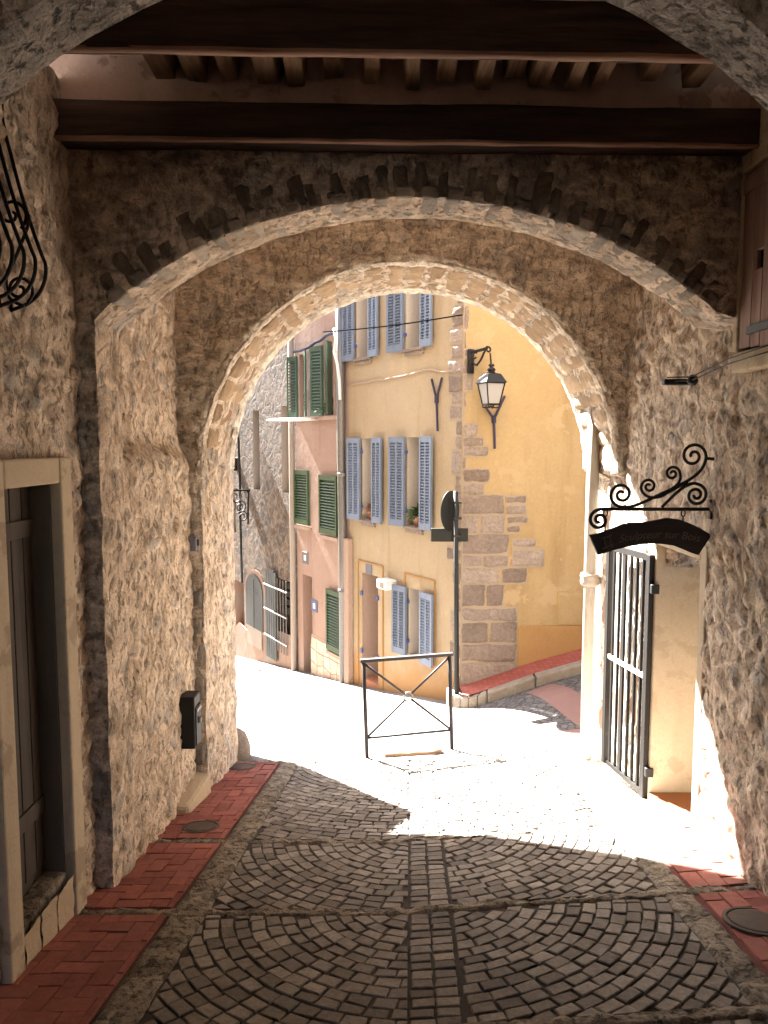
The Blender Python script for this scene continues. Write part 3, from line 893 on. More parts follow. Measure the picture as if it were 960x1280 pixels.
# quoins on both faces of the corner
random.seed(21)
mb = MB()
qm = MB()
def qstone(fr, t0, t1, z0, z1, n=.022):
    qm.fbox(fr, t0+.004 if t0 > .01 else .0, t1-.004, z0-.016, z1+.016, -.02, .006+.002*random.random())
    rows = []
    for z in lin(z0, z1, .03):
        row = []
        for t in lin(t0, t1, .03):
            e = min(t-t0, t1-t, z-z0, z1-z)
            P = fr.p(t, n*sstep(-.001, .014, e)-.004*(e <= 0), z)
            row.append(P+noise.noise_vector(P*9.)*.014*sstep(0,.02,e)+noise.noise_vector(P*5.)*.014+noise.noise_vector(P*27.)*.006)
        rows.append(row)
    mb.grid(rows)
# lane side: (u right edge, v top, v bottom)
qm.fbox(fs, .0, fs.T(580), -4.2, 3.2, -.02, .005)
lane = [(586,383,412),(583,414,436),(590,437,446),(584,448,466),(592,468,488),(583,490,508),(578,510,530),(597,531,546),(606,547,558),(610,559,570),(583,572,586),(612,587,602),(606,604,618),(602,619,624),
        (630,620,642),(632,644,666),(636,668,692),(636,694,708),(624,710,730),(630,731,757),(646,760,776),(646,778,803),(646,805,826),(646,828,868)]
for (ur, vt, vb) in lane:
    t1, zt = fs.px(ur, vt); _, zb = fs.px(ur, vb)
    if t1 > .5 and random.random() < .4:
        f = random.uniform(.4, .6)*t1; qstone(fs, .002, f-.006, zb-.008, zt+.008); qstone(fs, f+.006, t1, zb-.008, zt+.008)
    else: qstone(fs, .002, t1, zb-.008, zt+.008)
extra = [(632,658,620,630),(632,658,632,643),(634,659,645,655),(634,650,657,666),(640,669,674,684),(640,680,687,708),(626,659,710,729)]
for (ul, ur, vt, vb) in extra:
    t0, zt = fs.px(ul, vt); t1, zb = fs.px(ur, vb); qstone(fs, t0, t1, zb, zt)
z = -3.9
while z < 2.6:
    h = random.uniform(.16, .36)
    qstone(fy, .0, random.choice((.2, .3, .34, .25, .15)), z, z+h-.015); z += h
qo = mb.build('quoin', MT['quoin'], yb, True)
qm.build('quoin_mortar', plaster('quoin_mortar', (.30,.235,.17), (.24,.18,.125), None, 2., .006, .3), qo)
# ochre dado and meter cabinet on the lane side
mb = MB()
t0, zt = fs.px(648, 782); t1 = 9
mb.fbox(fs, t0, t1, -6, zt, -.05, .022); mb.build('dado', MT['ochre'], yb, bevel=.006)
mb = MB(); t0, z1_ = fs.px(697, 739); t1, z0_ = fs.px(727, 781)
mb.fbox(fs, t0, t1, z0_, z1_, -.03, .018); cab = mb.build('meter_cabinet', MT['orange'], yb, bevel=.004)
mb = MB(); mb.fbox(fs, t0+.02, t1-.02, z0_+.02, z1_-.02, .016, .024); mb.build('cabinet_door', MT['yellow_side'], cab, bevel=.003)
# wall anchors
def anchor(fr, u0, v0, uj, vj, ub, vb, ul, vl):
    mb = MB()
    def P(u, v): t, z = fr.px(u, v); return fr.p(t, .03, z)
    mb.tube([P(ul, vl), P(uj, vj)], .019, 6); mb.tube([P(u0, v0), P(uj, vj)], .019, 6); mb.tube([P(uj, vj-1), P(ub, vb)], .019, 6)
    mb.tube([P(uj, vj-4), P(uj, vj+5)], .032, 8)
    return mb.build('wall_anchor', MT['anchor'], yb)
anchor(fs, 630.5, 495, 617, 524, 618, 561, 606, 508)
anchor(fy, 554.5, 472, 547.5, 499, 549, 539, 541.5, 474)

# pink house
PT = Frame(fy.p(TE, 0, 0).xy, (-.605, 1.))
TP = PT.T(370.5)
pk = thing('town_house', 'narrow pink plastered house with green shutters between yellow and grey houses', 'house', tuple(PT.p(.6, 0, ground_along(PT, .6))))
def Z(fr, u, v): return fr.px(u, v)[1]
pw = []
for (ua, ub, vt, vb) in ((375.5, 384.5, 442, 521), (407, 417.5, 433, 519)):
    um = (ua+ub)/2; pw.append((PT.T(ub), PT.T(ua), Z(PT, um, vb), Z(PT, um, vt)))
pd = (PT.T(389), PT.T(377.5), Z(PT, 383, 838), Z(PT, 383, 719))
mb = MB(); facade(mb, PT, 0, TP, -8, 6.5, pw+[(pd[0], pd[1], pd[2]-.6, pd[3])])
mb.build('wall', MT['pink'], pk)
mb = MB(); mb.prism([PT.p(0,0,6.5), PT.p(TP,0,6.5), PT.p(TP,-6,6.5), PT.p(0,-6,6.5)], (0,0,1), 0, .15); mb.build('roof', MT['terra'], pk)
for i, w in enumerate(pw):
    mb = MB(); reveal(mb, PT, w, .4); wo = mb.build('window', MT['pink'], pk)
    mb = MB(); mb.fbox(PT, w[0], w[1], w[2], w[3], -.4, -.38); mb.build('pane', MT['glass'], wo)
mb = MB(); mb.fbox(PT, PT.T(425), PT.T(372), pw[0][2]-.09, pw[0][2]-.02, -.05, .06); mb.build('sill_course', MT['pink_pale'], pk, bevel=.01)
for i, (ua, ub, vt, vb, a) in enumerate(((368.5, 375.5, 446, 522, .35), (384.3, 391.5, 439, 521, .35), (397, 407, 433, 520, .25), (417.5, 424, 426, 518, .9))):
    mb = MB(); um = (ua+ub)/2
    if i % 2 == 0: h_, f_ = PT.T(ub)+.003, PT.T(ua)
    else: h_, f_ = PT.T(ua)-.003, PT.T(ub)
    louvre(mb, PT, h_, f_, Z(PT, um, vb), Z(PT, um, vt), .03, .04, 1, .06, a)
    mb.build('shutter', MT['green_dark'], pk)
for (ua, ub, vt, vb) in ((371.5, 388.5, 588, 655), (402.5, 424.5, 594, 668), (410.5, 430, 738, 814)):
    mb = MB(); um = (ua+ub)/2; zb, zt = Z(PT, um, vb), Z(PT, um, vt)
    louvre(mb, PT, PT.T(ub), PT.T(ua), zb, zt, .03, .05, 1, .055, 0)
    so = mb.build('shutter', MT['green'], pk)
    mb = MB(); mb.fbox(PT, PT.T(ub)-.03, PT.T(ua)+.03, zb-.1, zb-.03, .0, .07); mb.build('sill', MT['pink_pale'], so, bevel=.008)
mb = MB(); mb.fbox(PT, pd[0], pd[1], pd[2]-.6, pd[3], -.45, -.41); mb.build('door', MT['pink_pale'], pk)
mb = MB(); reveal(mb, PT, (pd[0], pd[1], pd[2]-.6, pd[3]), .42); mb.build('door_reveal', MT['pink'], pk)
# crazy stone base
random.seed(9)
mb = MB()
t0, t1 = PT.T(431, 800), PT.T(390, 800)
def ztop(t): return Z(PT, 391, 792)+(t1-t)*.0
mb.fbox(PT, t0, t1, -8, Z(PT, 391, 793), -.02, .012); bs = mb.build('stone_base', MT['pink_pale'], pk)
cells = []
mb = MB()
zlo = -5.6; zhi = Z(PT, 391, 793)-.02
ny, nx = 7, 5
for i in range(nx):
    for j in range(ny):
        w_ = (t1-t0)/nx; h_ = (zhi-zlo)/ny
        jt = lambda a, b: (t0+w_*(a+.32*noise.noise(V((a*1.7, b*1.3, 4)))+ (0 if a in (0, nx) else .0)), zlo+h_*(b+.35*noise.noise(V((a*2.1, b*1.9, 9)))))
        pp = [jt(i, j), jt(i+1, j), jt(i+1, j+1), jt(i, j+1)]
        cx_ = sum(p[0] for p in pp)/4; cz_ = sum(p[1] for p in pp)/4
        pp = [(cx_+(p[0]-cx_)*.93, cz_+(p[1]-cz_)*.93) for p in pp]
        mb.add([PT.p(max(t0, min(t1, a)), .028, min(zhi, b)) for a, b in pp]+[PT.p(max(t0, min(t1, a)), .0, min(zhi, b)) for a, b in pp], [(0,1,2,3),(0,4,5,1),(1,5,6,2),(2,6,7,3),(3,7,4,0)])
mb.build('facing_stone', island('pink_facing_stone', (.58,.4,.3), (.68,.52,.42), .9, .01, 16, .35), bs)
for (u, v, m_) in ((382, 697, 'plate'), (393.5, 757, 'plate_blue')):
    t_, z_ = PT.px(u, v); mb = MB(); mb.fbox(PT, t_-.13, t_+.13, z_-.12, z_+.12, 0, .015); o = mb.build('wall_plate', MT[m_], pk, bevel=.006)
    mb = MB(); mb.fbox(PT, t_-.05, t_+.05, z_-.06, z_+.05, .015, .018); mb.build('plate_mark', MT['white'], o)

# grey rubble house
GT = Frame(PT.p(TP, 0, 0).xy, (-.60, 1.))
TG = 16.
gh = thing('town_house', 'old grey and brown rubble house with arched doorway and barred window, leftmost', 'house', tuple(GT.p(2, 0, ground_along(GT, 2))))
def opening(ua, ub, vt, vb):
    um = (ua+ub)/2; return (GT.T(ub), GT.T(ua), Z(GT, um, vb), Z(GT, um, vt))
gw1 = opening(317, 325, 513, 612); gw2 = opening(352.5, 362.5, 507, 616); gdoor = opening(291.5, 302.5, 726, 812)
garch = opening(307.5, 328.5, 738, 783); ggrille = opening(334, 361, 722, 806)
gd2 = opening(288, 294, 612, 665)
mb = MB(); hs = [gw1, gw2, gdoor, ggrille, (garch[0], garch[1], garch[2], garch[3]), gd2]
facade(mb, GT, 0, TG, -10, 7, hs)
# break the sheet up so it is not dead flat
mb.build('wall', MT['greywall'], gh)
mb = MB(); mb.prism([GT.p(0,0,7), GT.p(TG,0,7), GT.p(TG,-6,7), GT.p(0,-6,7)], (0,0,1), 0, .15); mb.build('roof', MT['terra'], gh)
for w in (gw1, gw2, gd2):
    mb = MB(); reveal(mb, GT, w, .3); mb.fbox(GT, w[0], w[1], w[2], w[3], -.32, -.28); mb.build('blocked_window', MT['greyplaster'], gh)
mb = MB(); reveal(mb, GT, gdoor, .5); mb.fbox(GT, gdoor[0], gdoor[1], gdoor[2], gdoor[3], -.52, -.5); mb.build('doorway', MT['pinkbase'], gh)
# arched grey shutters
def arched(mb, fr, t0, t1, z0, zs, n0, n1):
    tm = (t0+t1)/2; r_ = (t1-t0)/2
    pts = [(t0, z0), (t1, z0)]+[(tm+r_*math.cos(a), zs+r_*.75*math.sin(a)) for a in [math.pi*i/10 for i in range(11)]]
    n = len(pts)
    mb.add([fr.p(t, n0, z) for t, z in pts]+[fr.p(t, n1, z) for t, z in pts], [tuple(range(n)), tuple(range(2*n-1, n-1, -1))]+[(i, n+i, n+(i+1) % n, (i+1) % n) for i in range(n)])
mb = MB(); arched(mb, GT, garch[0]-.14, garch[1]+.14, garch[2]-.1, garch[3], .0, .03); ad = mb.build('arched_surround', MT['pinkbase'], gh)
mb = MB(); arched(mb, GT, garch[0], garch[1], garch[2], garch[3], .031, .06); ad2 = mb.build('arched_door', MT['greywood'], gh)
mb = MB()
tm = (garch[0]+garch[1])/2
mb.fbox(GT, tm-.015, tm+.015, garch[2], garch[3]+.3, .06, .075); mb.fbox(GT, tm-.25, tm+.25, garch[3]-.05, garch[3], .06, .07)
mb.build('batten', MT['greywood'], ad2)
mb = MB(); mb.fbox(GT, garch[0]+.1, garch[1]-.05, garch[2]-.45, garch[2]+.05, .03, .05); mb.build('door_panel', MT['greyplaster'], gh)
w = ggrille
mb = MB(); reveal(mb, GT, w, .5); mb.fbox(GT, w[0], w[1], w[2], w[3], -.52, -.5); go = mb.build('window', MT['pinkbase'], gh)
mb = MB(); tmid = w[0]+(w[1]-w[0])*.52
for i in range(5):
    a = tmid+(w[1]+.05-tmid)*i/5; mb.fbox(GT, a, a+(w[1]-tmid)/5-.012, w[2]-.35, w[3]+.1+.05*math.sin(i*1.2), .05, .08)
mb.build('shutter', MT['greywood'], go)
mb = MB()
for i in range(4): mb.tube([GT.p(w[0]+.1+i*(tmid-w[0])/4, .05, w[2]-.1), GT.p(w[0]+.1+i*(tmid-w[0])/4, .05, w[3])], .014, 6)
for z in (w[2]+.15, w[2]+.75, w[2]+1.3): mb.tube([GT.p(w[0]-.05, .10, z), GT.p(w[1]+.05, .10, z)], .018, 6)
mb.build('window_bars', MT['zinc'], go)
mb = MB()
for i in range(4): mb.fbox(GT, w[0]+.05, tmid-.05, w[3]-.75+i*.18, w[3]-.62+i*.18, -.2, -.1)
mb.build('louvre', MT['signback'], go)
mb = MB()                                        # pink render along the foot
ts = lin(0, TG, .5)
rows = [[GT.p(t, .015 if r_ < 2 else -.005, (-12 if r_ == 0 else ground_along(GT, t)+.75+.25*noise.noise(V((t*1.3, r_, 2))))) for t in ts] for r_ in range(3)]
mb.grid(rows); mb.build('render_base', MT['pinkbase'], gh)
mb = MB()
P = lambda u, v, n=.03: GT.p(GT.px(u, v)[0], n, GT.px(u, v)[1])
mb.tube([P(294, 572), P(297, 588)], .03, 6); mb.tube([P(297, 572), P(295, 588)], .03, 6); mb.build('wall_anchor', MT['iron'], gh)

# ------------------------------------------------------------------ pavement and kerb round the yellow corner
mb = MB()
ts = lin(-.02, 7, .2)
PWD = .62
rows = []
for n_ in lin(0, PWD-.14, .12):
    rows.append([fs.p(t, n_, 0)+V((0,0,g(fs.p(t,n_,0).x, 9.9)+.15)) for t in ts])
mb.grid(rows)
random.seed(4)
k_ = G('red_pavers'); bt = k_.n('TexBrick', {'Vector': k_.map((1,1,1), (0,0,.8)), 'Color1': (.30,.075,.055,1), 'Color2': (.36,.10,.075,1), 'Mortar': (.14,.05,.04,1), 'Scale': 5., 'Mortar Size': .02, 'Brick Width': .5, 'Row Height': .25})
redp = k_.fin(k_.mix(.35, bt.outputs[0], k_.ramp(k_.noise(12, 6, .7).outputs[0], (.3, .5), (.7, 1.3)), 'MULTIPLY'), .85)
setp(mb.build('pavement', redp), kind='structure')
mb = MB()
path = []
for i in range(7):
    a = i/6*math.pi/2
    path.append((.30-.50*math.cos(a)-.02, .12+.50*math.sin(a)))
t = .28
edges = [(path[0][0]+.02, -.02)]+path[0:]+[(x, .62) for x in (.95, 1.75, 2.6, 3.5, 4.4, 5.3, 6.2, 7.)]
for i in range(0, len(edges)-1):
    (a0, n0), (a1, n1) = edges[i], edges[i+1]
    if math.hypot(a1-a0, n1-n0) < .04: continue
    def K(a, n, f, zz):
        c0 = V((.35, .1)) if a < .3 else V((a, 0))
        v_ = V((a, n))-c0; L = v_.length or 1
        vv = c0+v_*((L-f)/L)
        p = fs.p(vv.x, vv.y, 0); return V((p.x, p.y, g(fs.p(a, n, 0).x, 9.9)+zz))
    gp = .012
    A0, N0, A1, N1 = a0+(a1-a0)*gp, n0+(n1-n0)*gp, a1-(a1-a0)*gp, n1-(n1-n0)*gp
    mb.hexa([K(A0,N0,0,-.5), K(A1,N1,0,-.5), K(A1,N1,.16,-.5), K(A0,N0,.16,-.5), K(A0,N0,.0,.15), K(A1,N1,.0,.15), K(A1,N1,.16,.155), K(A0,N0,.16,.155)])
setp(mb.build('kerb', MT['kerb'], bevel=.025), kind='structure')
# setts of the lane, coloured darker than the street to deepen the shade there
mb = MB()
mb.grid([[V((x, y, g(x, y)+.003)) for x in lin(1.0+.0*y, 9, .2)] for y in lin(8.0, 9.95, .15)])
k_ = G('lane_setts'); vv = k_.map((1,1,1)); e_ = k_.ramp(k_.vor(11, 'DISTANCE_TO_EDGE', vv).outputs['Distance'], (.02, 0.), (.10, 1.))
setp(mb.build('lane', k_.fin(k_.mix(e_, (.05,.045,.042), k_.mix(k_.n('SeparateColor', {0: k_.vor(11, vec=vv).outputs['Color']}).outputs[0], (.095,.088,.085), (.16,.148,.142))), .85, k_.bump(e_, .008)), smooth=True), kind='structure')
# pinkish bands set in the lane
mb = MB()
def lane_pt(x, y): return V((x, y, g(x, y)+.009))
for (a, b, c_, d_) in (((1.9, 9.7), (2.25, 9.75), (2.75, 8.1), (2.25, 8.0)), ((2.5, 8.95), (3.6, 9.15), (3.6, 9.3), (2.45, 9.1)), ((1.75, 8.0), (2.6, 8.15), (2.6, 7.5), (2.0, 7.5))):
    N = 12
    rows = [[lane_pt(*(V(a).lerp(V(b), i/N)).lerp(V(d_).lerp(V(c_), i/N), j/N)) for i in range(N+1)] for j in range(N+1)]
    mb.grid(rows)
setp(mb.build('paving_band', plaster('pink_paving', (.24,.14,.12), (.18,.1,.085), None, 2., .004, .3)), kind='structure')

# ------------------------------------------------------------------ street furniture
# barrier
bl = at(459, 947, 7.40); br = at(565, 942, 7.57)
bl.z = g(bl.x, bl.y); br.z = g(br.x, br.y)
ba = thing('street_barrier', 'dark metal crowd barrier with crossed bars and a centre ring, standing in the sun', 'barrier', tuple((bl+br)/2))
HB = 1.02
up = V((0,0,1)); lean = V((-.035, 0, 0))
tl, tr = bl+up*HB+lean, br+up*HB+lean
for a, b in ((bl, tl), (br, tr)):
    mb = MB(); mb.tube([a-up*.04, b], .021, 10); mb.build('leg', MT['barrier'], ba, True)
dirv = (tr-tl).normalized()
mb = MB(); e0, e1 = tl-dirv*.035, tr+dirv*.035
sd = V((-dirv.y, dirv.x, 0))*.024
mb.hexa([e0-sd-up*.012, e1-sd-up*.012, e1+sd-up*.012, e0+sd-up*.012, e0-sd+up*.022, e1-sd+up*.022, e1+sd+up*.022, e0+sd+up*.022]); mb.build('top_rail', MT['barrier'], ba, bevel=.004)
b0, b1 = bl.lerp(tl, .205), br.lerp(tr, .205)
mb = MB(); mb.tube([b0, b1], .014, 8); mb.build('bottom_rail', MT['barrier'], ba, True)
cn = (b0+b1+tl+tr)/4+V((0,0,-.005)); rr = .046
mb = MB(); mb.tube([cn+dirv*rr*math.cos(a)+up*rr*math.sin(a) for a in [2*math.pi*i/20 for i in range(20)]], .009, 6, True); mb.build('ring', MT['zinc'], ba, True)
for p in (b0, b1, tl-up*.02, tr-up*.02):
    dv = (cn-p); L = dv.length; mb = MB(); mb.tube([p, p+dv*((L-rr)/L)], .012, 8); mb.build('cross_bar', MT['barrier'], ba, True)
# block of wood under it
c0, c1 = at(481, 944, 7.46), at(552, 941, 7.46)
mb = MB()
c0.z = g(c0.x, c0.y); c1.z = g(c1.x, c1.y); dv = (c1-c0); pv = V((-dv.y, dv.x, 0)).normalized()*.06
rows = []
for i in range(13):
    p = c0+dv*(i/12)
    rows.append([p+pv*a+up*b+noise.noise_vector((p+pv*a)*11)*.006 for a, b in ((-1,-.01),(-1,.042),(-.85,.05),(.85,.05),(1,.04),(1,-.01))])
mb.grid(rows)
mb.f.append(tuple(range(5,-1,-1))); mb.f.append(tuple(12*6+i for i in range(6)))
setp(mb.build('timber_block', MT['log']), 'short brown block lying on the ground under the barrier', 'timber')

# road sign seen from behind
sb = at(571, 886, 10.15); sb = V((sb.x, sb.y, g(sb.x, sb.y)))
rs = thing('road_sign', 'back of a round road sign over a rectangular plate on a thin dark pole', 'road sign', tuple(sb))
ptop = at(566, 614, sb.y).z
mb = MB(); mb.tube([sb-up*.1, V((sb.x-.04, sb.y, ptop))], .034, 12); mb.build('pole', MT['pole'], rs, True)
dc = at(563.5, 639, sb.y-.0); dx = V((.56, .83, 0)).normalized(); dn = V((.83, -.56, 0))
off = V((0, .05, 0))
mb = MB(); n = 40
ringf = [dc+off+dx*.255*math.cos(2*math.pi*i/n)+up*.272*math.sin(2*math.pi*i/n) for i in range(n)]
mb.add(ringf+[p+dn*-.012 for p in ringf], [tuple(range(n)), tuple(range(2*n-1, n-1, -1))]+[(i, n+i, n+(i+1) % n, (i+1) % n) for i in range(n)])
dsc = mb.build('sign_disc', MT['signback'], rs)
mb = MB(); mb.tube([p+dn*-.006 for p in ringf], .008, 6, True); mb.build('rim', MT['signback'], dsc, True)
for z in (dc.z+.12, dc.z-.1, at(566,670,sb.y).z):
    mb = MB(); mb.box((sb.x-.07, sb.y-.036, z-.015), (sb.x+.04, sb.y+.062, z+.015)); mb.build('clamp', MT['pole'], rs, bevel=.004)
pc0, pc1 = at(539, 678, sb.y), at(586, 661, sb.y)
mb = MB(); mb.box((pc0.x, sb.y+.06, pc0.z), (pc1.x, sb.y+.085, pc1.z)); mb.build('sign_plate', MT['signback'], rs, bevel=.02)

# lantern on the corner
lp = fs.px(588, 452); lb = fs.p(lp[0], 0.03, lp[1])
lt = thing('street_lantern', 'black four-sided lantern with frosted panes hanging from a scrolled wall bracket', 'lantern', tuple(lb))
mb = MB()
zT, zB = fs.px(588, 437)[1], fs.px(588, 467)[1]
mb.fbox(fs, lp[0]-.045, lp[0]+.045, zB, zT, .02, .05)
ax_ = lambda u, v: fs.p(fs.px(u, v)[0], .3*min(1, (u-588)/18.)+.05, fs.px(u, v)[1])
mb.tube([ax_(589, 441), ax_(598, 440), ax_(604, 439)], .022, 8)
sc_pts = [ax_(606, 440)]
c_ = ax_(605, 441.5)
mb.tube([c_+fs.d*(.05-.004*i)*math.cos(2.2-i*.5)+up*(.05-.004*i)*math.sin(2.2-i*.5) for i in range(11)], .014, 6)
mb.tube([ax_(590, 455), ax_(594, 458), ax_(598, 452), ax_(601, 444), ax_(603, 440)], .016, 6)
c2 = ax_(592, 447)
mb.tube([c2+fs.d*(.06-.005*i)*math.cos(1.+i*.55)+up*(.06-.005*i)*math.sin(1.+i*.55) for i in range(10)], .014, 6)
c3 = ax_(587.5, 463)
mb.tube([c3+fs.d*(.05-.004*i)*math.cos(1.+i*.55)+up*(.05-.004*i)*math.sin(1.+i*.55) for i in range(10)], .014, 6)
mb.build('bracket', MT['iron'], lt, True)
lc = fs.p(fs.px(607.5, 480)[0], .42, 0); lc = V((lc.x, lc.y, 0))
def lz(v): return at(607, v, lc.y).z
s45 = math.pi/4+.35
mb = MB(); mb.tube([V((lc.x-.02, lc.y, lz(441))), V((lc.x, lc.y, lz(459)))], .012, 6)
mb.lathe((lc.x, lc.y, 0), [(.03, lz(455)), (.045, lz(457)), (.02, lz(459)), (.055, lz(461)), (.06, lz(463)), (.04, lz(464)), (.075, lz(467.5))], 14)
mb.build('finial', MT['iron'], lt, True)
mb = MB(); mb.lathe((lc.x, lc.y, 0), [(.17, lz(477.2)), (.225, lz(479)), (.215, lz(477.5)), (.14, lz(468)), (.08, lz(466.5))], 4, s45)
mb.build('hood', MT['black'], lt, bevel=.006)
mb = MB(); mb.lathe((lc.x, lc.y, 0), [(.115, lz(505)), (.185, lz(478.6))], 4, s45); mb.build('pane', MT['frost'], lt)
mb = MB()
for i in range(4):
    a = s45+i*math.pi/2; a2 = a+math.pi/2
    d_ = V((math.cos(a), math.sin(a), 0)); d2 = V((math.cos(a2), math.sin(a2), 0)); c = V((lc.x, lc.y, 0))
    mb.tube([c+d_*.118+up*lz(506), c+d_*.192+up*lz(478)], .010, 6)
    mb.tube([c+d_*.12+up*lz(505.5), c+d2*.12+up*lz(505.5)], .012, 6); mb.tube([c+d_*.192+up*lz(479), c+d2*.192+up*lz(479)], .012, 6)
    mb.tube([c+d_*.11+up*lz(506), c+d_*.12+up*lz(508.5), c+d_*.07+up*lz(510), c+up*lz(508)], .010, 6)
mb.build('frame', MT['iron'], lt)

# downpipes
def pipe(name_label, pts, r, mat, root_loc, collars=(), group='downpipes on the house walls'):
    t = thing('downpipe', name_label, 'pipe', root_loc, group)
    mb = MB(); mb.tube(pts, r, 14); mb.build('pipe', mat, t, True)
    for (p, rr, h) in collars:
        mb = MB(); mb.lathe(p, [(rr*.92, -h), (rr, -h*.7), (rr*1.02, -h*.2), (rr*.96, 0), (rr*1.04, h*.5), (rr*.95, h)], 16); mb.build('collar', mat, t, True)
    return t
px_, py_ = 1.895, 6.72
zc = at(737, 724, py_).z
pipe('fat cream downpipe with a collar beside the barred gate', [(px_, py_, g(px_, py_)-.02), (px_, py_, -1.2), (px_, py_, .6)], .056, MT['cream'], (px_, py_, g(px_, py_)), [((px_, py_, zc), .088, .055)])
t_ = fy.T(433.5)
p = fy.p(t_, .09, 0)
ppts = [fy.p(t_, .09, g(p.x, p.y)), fy.p(t_, .09, -2), fy.p(fy.T(432), .09, 0.), fy.p(fy.T(431.5), .09, 3.5)]
pipe('grey zinc downpipe between the yellow and pink houses', ppts, .075, MT['zinc'], tuple(ppts[0]), [(fy.p(t_, .09, z), .09, .03) for z in (-2.6, -.5)])
t_ = fy.T(439, 760); zt = Z(fy, 439, 673)
p = fy.p(t_, .05, 0); mb = MB(); mb.fbox(fy, t_-.085, t_+.085, g(p.x, p.y)-.1, zt, .0, .12)
setp(mb.build('pipe_casing', MT['pink_pale'], bevel=.02), 'flat pinkish casing covering the foot of a pipe at the yellow house corner', 'pipe casing')
t_ = PT.T(369.5); p = PT.p(t_, .08, 0)
pipe('thin greyish downpipe where the pink house meets the grey stone one', [PT.p(t_, .08, g(p.x, p.y)), PT.p(t_, .08, -1.5), PT.p(t_, .07, 4.)], .06, MT['greyplaster'], tuple(PT.p(t_, .08, g(p.x, p.y))))

# overhead and wall cables
k = G('black_cable_rubber'); CB = k.fin((.006,.006,.006), .95, spec=.0)
def cable(label, pts, r, mat, cat='cable'):
    mb = MB(); mb.tube(pts, r, 6); return setp(mb.build('cable', mat, None, True), label, cat)
a = fy.p(fy.T(430)+.9, .3, 0); A = at(404, 415, 12.6); B = at(578, 393.5, 10.40)
cable('taut black overhead cable crossing in front of the upper blue shutters', [A.lerp(B, i/12)-up*(.03*math.sin(math.pi*i/12)) for i in range(13)], .010, CB)
pts = []
for (u, v) in ((437, 479), (441, 481), (450, 479), (460, 478), (470, 475), (480, 475), (492, 472), (505, 470), (520, 466), (530, 463), (540, 462), (552, 465), (566, 465)):
    t_, z_ = fy.px(u, v); pts.append(fy.p(t_, .02, z_))
cable('thin pale cable stapled across the yellow wall above the middle shutters', pts, .010, MT['pink_pale'])
pts = []
for (u, v) in ((430, 412), (432, 425), (430, 440), (434, 455), (436.5, 475), (437.5, 500)):
    t_, z_ = fy.px(u, v); pts.append(fy.p(t_, .2, z_))
cable('whitish loose cable bundle beside the zinc downpipe', pts, .03, MT['white'])
pts = []
for (u, v) in ((371, 440), (380, 438), (390, 434), (398, 428), (404, 426), (412, 419), (418, 417), (425, 416)):
    t_, z_ = PT.px(u, v); pts.append(PT.p(t_, .06, z_))
cable('dark cable looping above the top green shutters of the pink house', pts, .03, MT['anchor'])
pts = []
for (u, v) in ((303, 500), (300, 530), (301, 560), (302.5, 600), (303, 650), (304, 690), (305, 728)):
    t_, z_ = GT.px(u, v); pts.append(GT.p(t_, .05, z_))
cable('black cable running down the grey stone house', pts, .03, MT['black'])

# small fittings on the far houses
b = thing('clothes_airer', 'white wall-mounted clothes drying rack below the green shutters', 'drying rack', tuple(PT.p(PT.T(385), 0, Z(PT, 385, 527))))
mb = MB(); z_ = Z(PT, 372, 526); tA, tB = PT.T(407), PT.T(371)
tA2, tB2 = PT.T(400), PT.T(371)
for n_ in (.05, .2, .35, .5, .65): mb.tube([PT.p(tA2, n_, z_), PT.p(tB2-.1, n_, z_)], .02, 6)
mb.build('rack_bars', MT['white'], b, True)
mb = MB()
for tt in (tA2, (tA2+tB2)/2, tB2-.1): mb.tube([PT.p(tt, 0, z_), PT.p(tt, .68, z_)], .02, 6)
mb.build('rack_arm', MT['white'], b, True)
t_, z_ = fy.px(490, 729)
b = thing('wall_box', 'small white box jutting from the yellow wall above the lower shutter', 'box', tuple(fy.p(t_, 0, z_)))
mb = MB(); mb.fbox(fy, t_-.16, t_+.14, z_-.08, z_+.08, .0, .22); mb.build('casing', MT['white'], b, bevel=.02)
mb = MB(); mb.fbox(fy, t_-.09, t_+.02, z_-.05, z_+.04, .22, .225); mb.build('front_panel', MT['greyplaster'], b)
# scroll bracket on grey house
b0_ = GT.px(313.5, 655); base = GT.p(b0_[0], 0, b0_[1])
sbk = thing('sign_bracket', 'empty wrought iron scroll bracket on the grey stone house', 'bracket', tuple(base))
mb = MB()
def GP(u, v): t, z = GT.px(314, v); k__ = (314-u)/27.; return GT.p(t, .03+1.25*k__, z)
mb.tube([GP(313, 612), GP(313, 655)], .025, 6); mb.tube([GP(314, 612.5), GP(287, 612.5)], .022, 6)
def spiral(c, r0, r1, a0, turns, ex, ey, n=26):
    return [c+ex*((r0+(r1-r0)*i/n)*math.cos(a0+turns*2*math.pi*i/n))+ey*((r0+(r1-r0)*i/n)*math.sin(a0+turns*2*math.pi*i/n)) for i in range(n+1)]
ex = (GP(300, 612)-GP(310, 612)).normalized()
for (u, v, r_) in ((306, 620, .2), (302, 632, .26), (310, 645, .14), (309, 633, .16)):
    mb.tube(spiral(GP(u, v), r_, .03, .5, 1.6, ex, up), .014, 6)
mb.build('scrollwork', MT['iron'], sbk, True)
t_, z_ = GT.px(300, 692)
b = thing('wall_lamp', 'small white bracket fitting on the grey house above the doorway', 'lamp', tuple(GT.p(t_, 0, z_)))
mb = MB()
mb.tube([GP(301, 693), GP(296, 684)], .04, 6); mb.tube([GP(301, 697), GP(291, 700)], .035, 6); mb.build('arm', MT['white'], b, True)
mb = MB(); mb.lathe(tuple(GP(300, 694)), [(.05, -.06), (.09, -.02), (.09, .04), (.04, .08)], 10); mb.build('lamp_head', MT['black'], b, True)

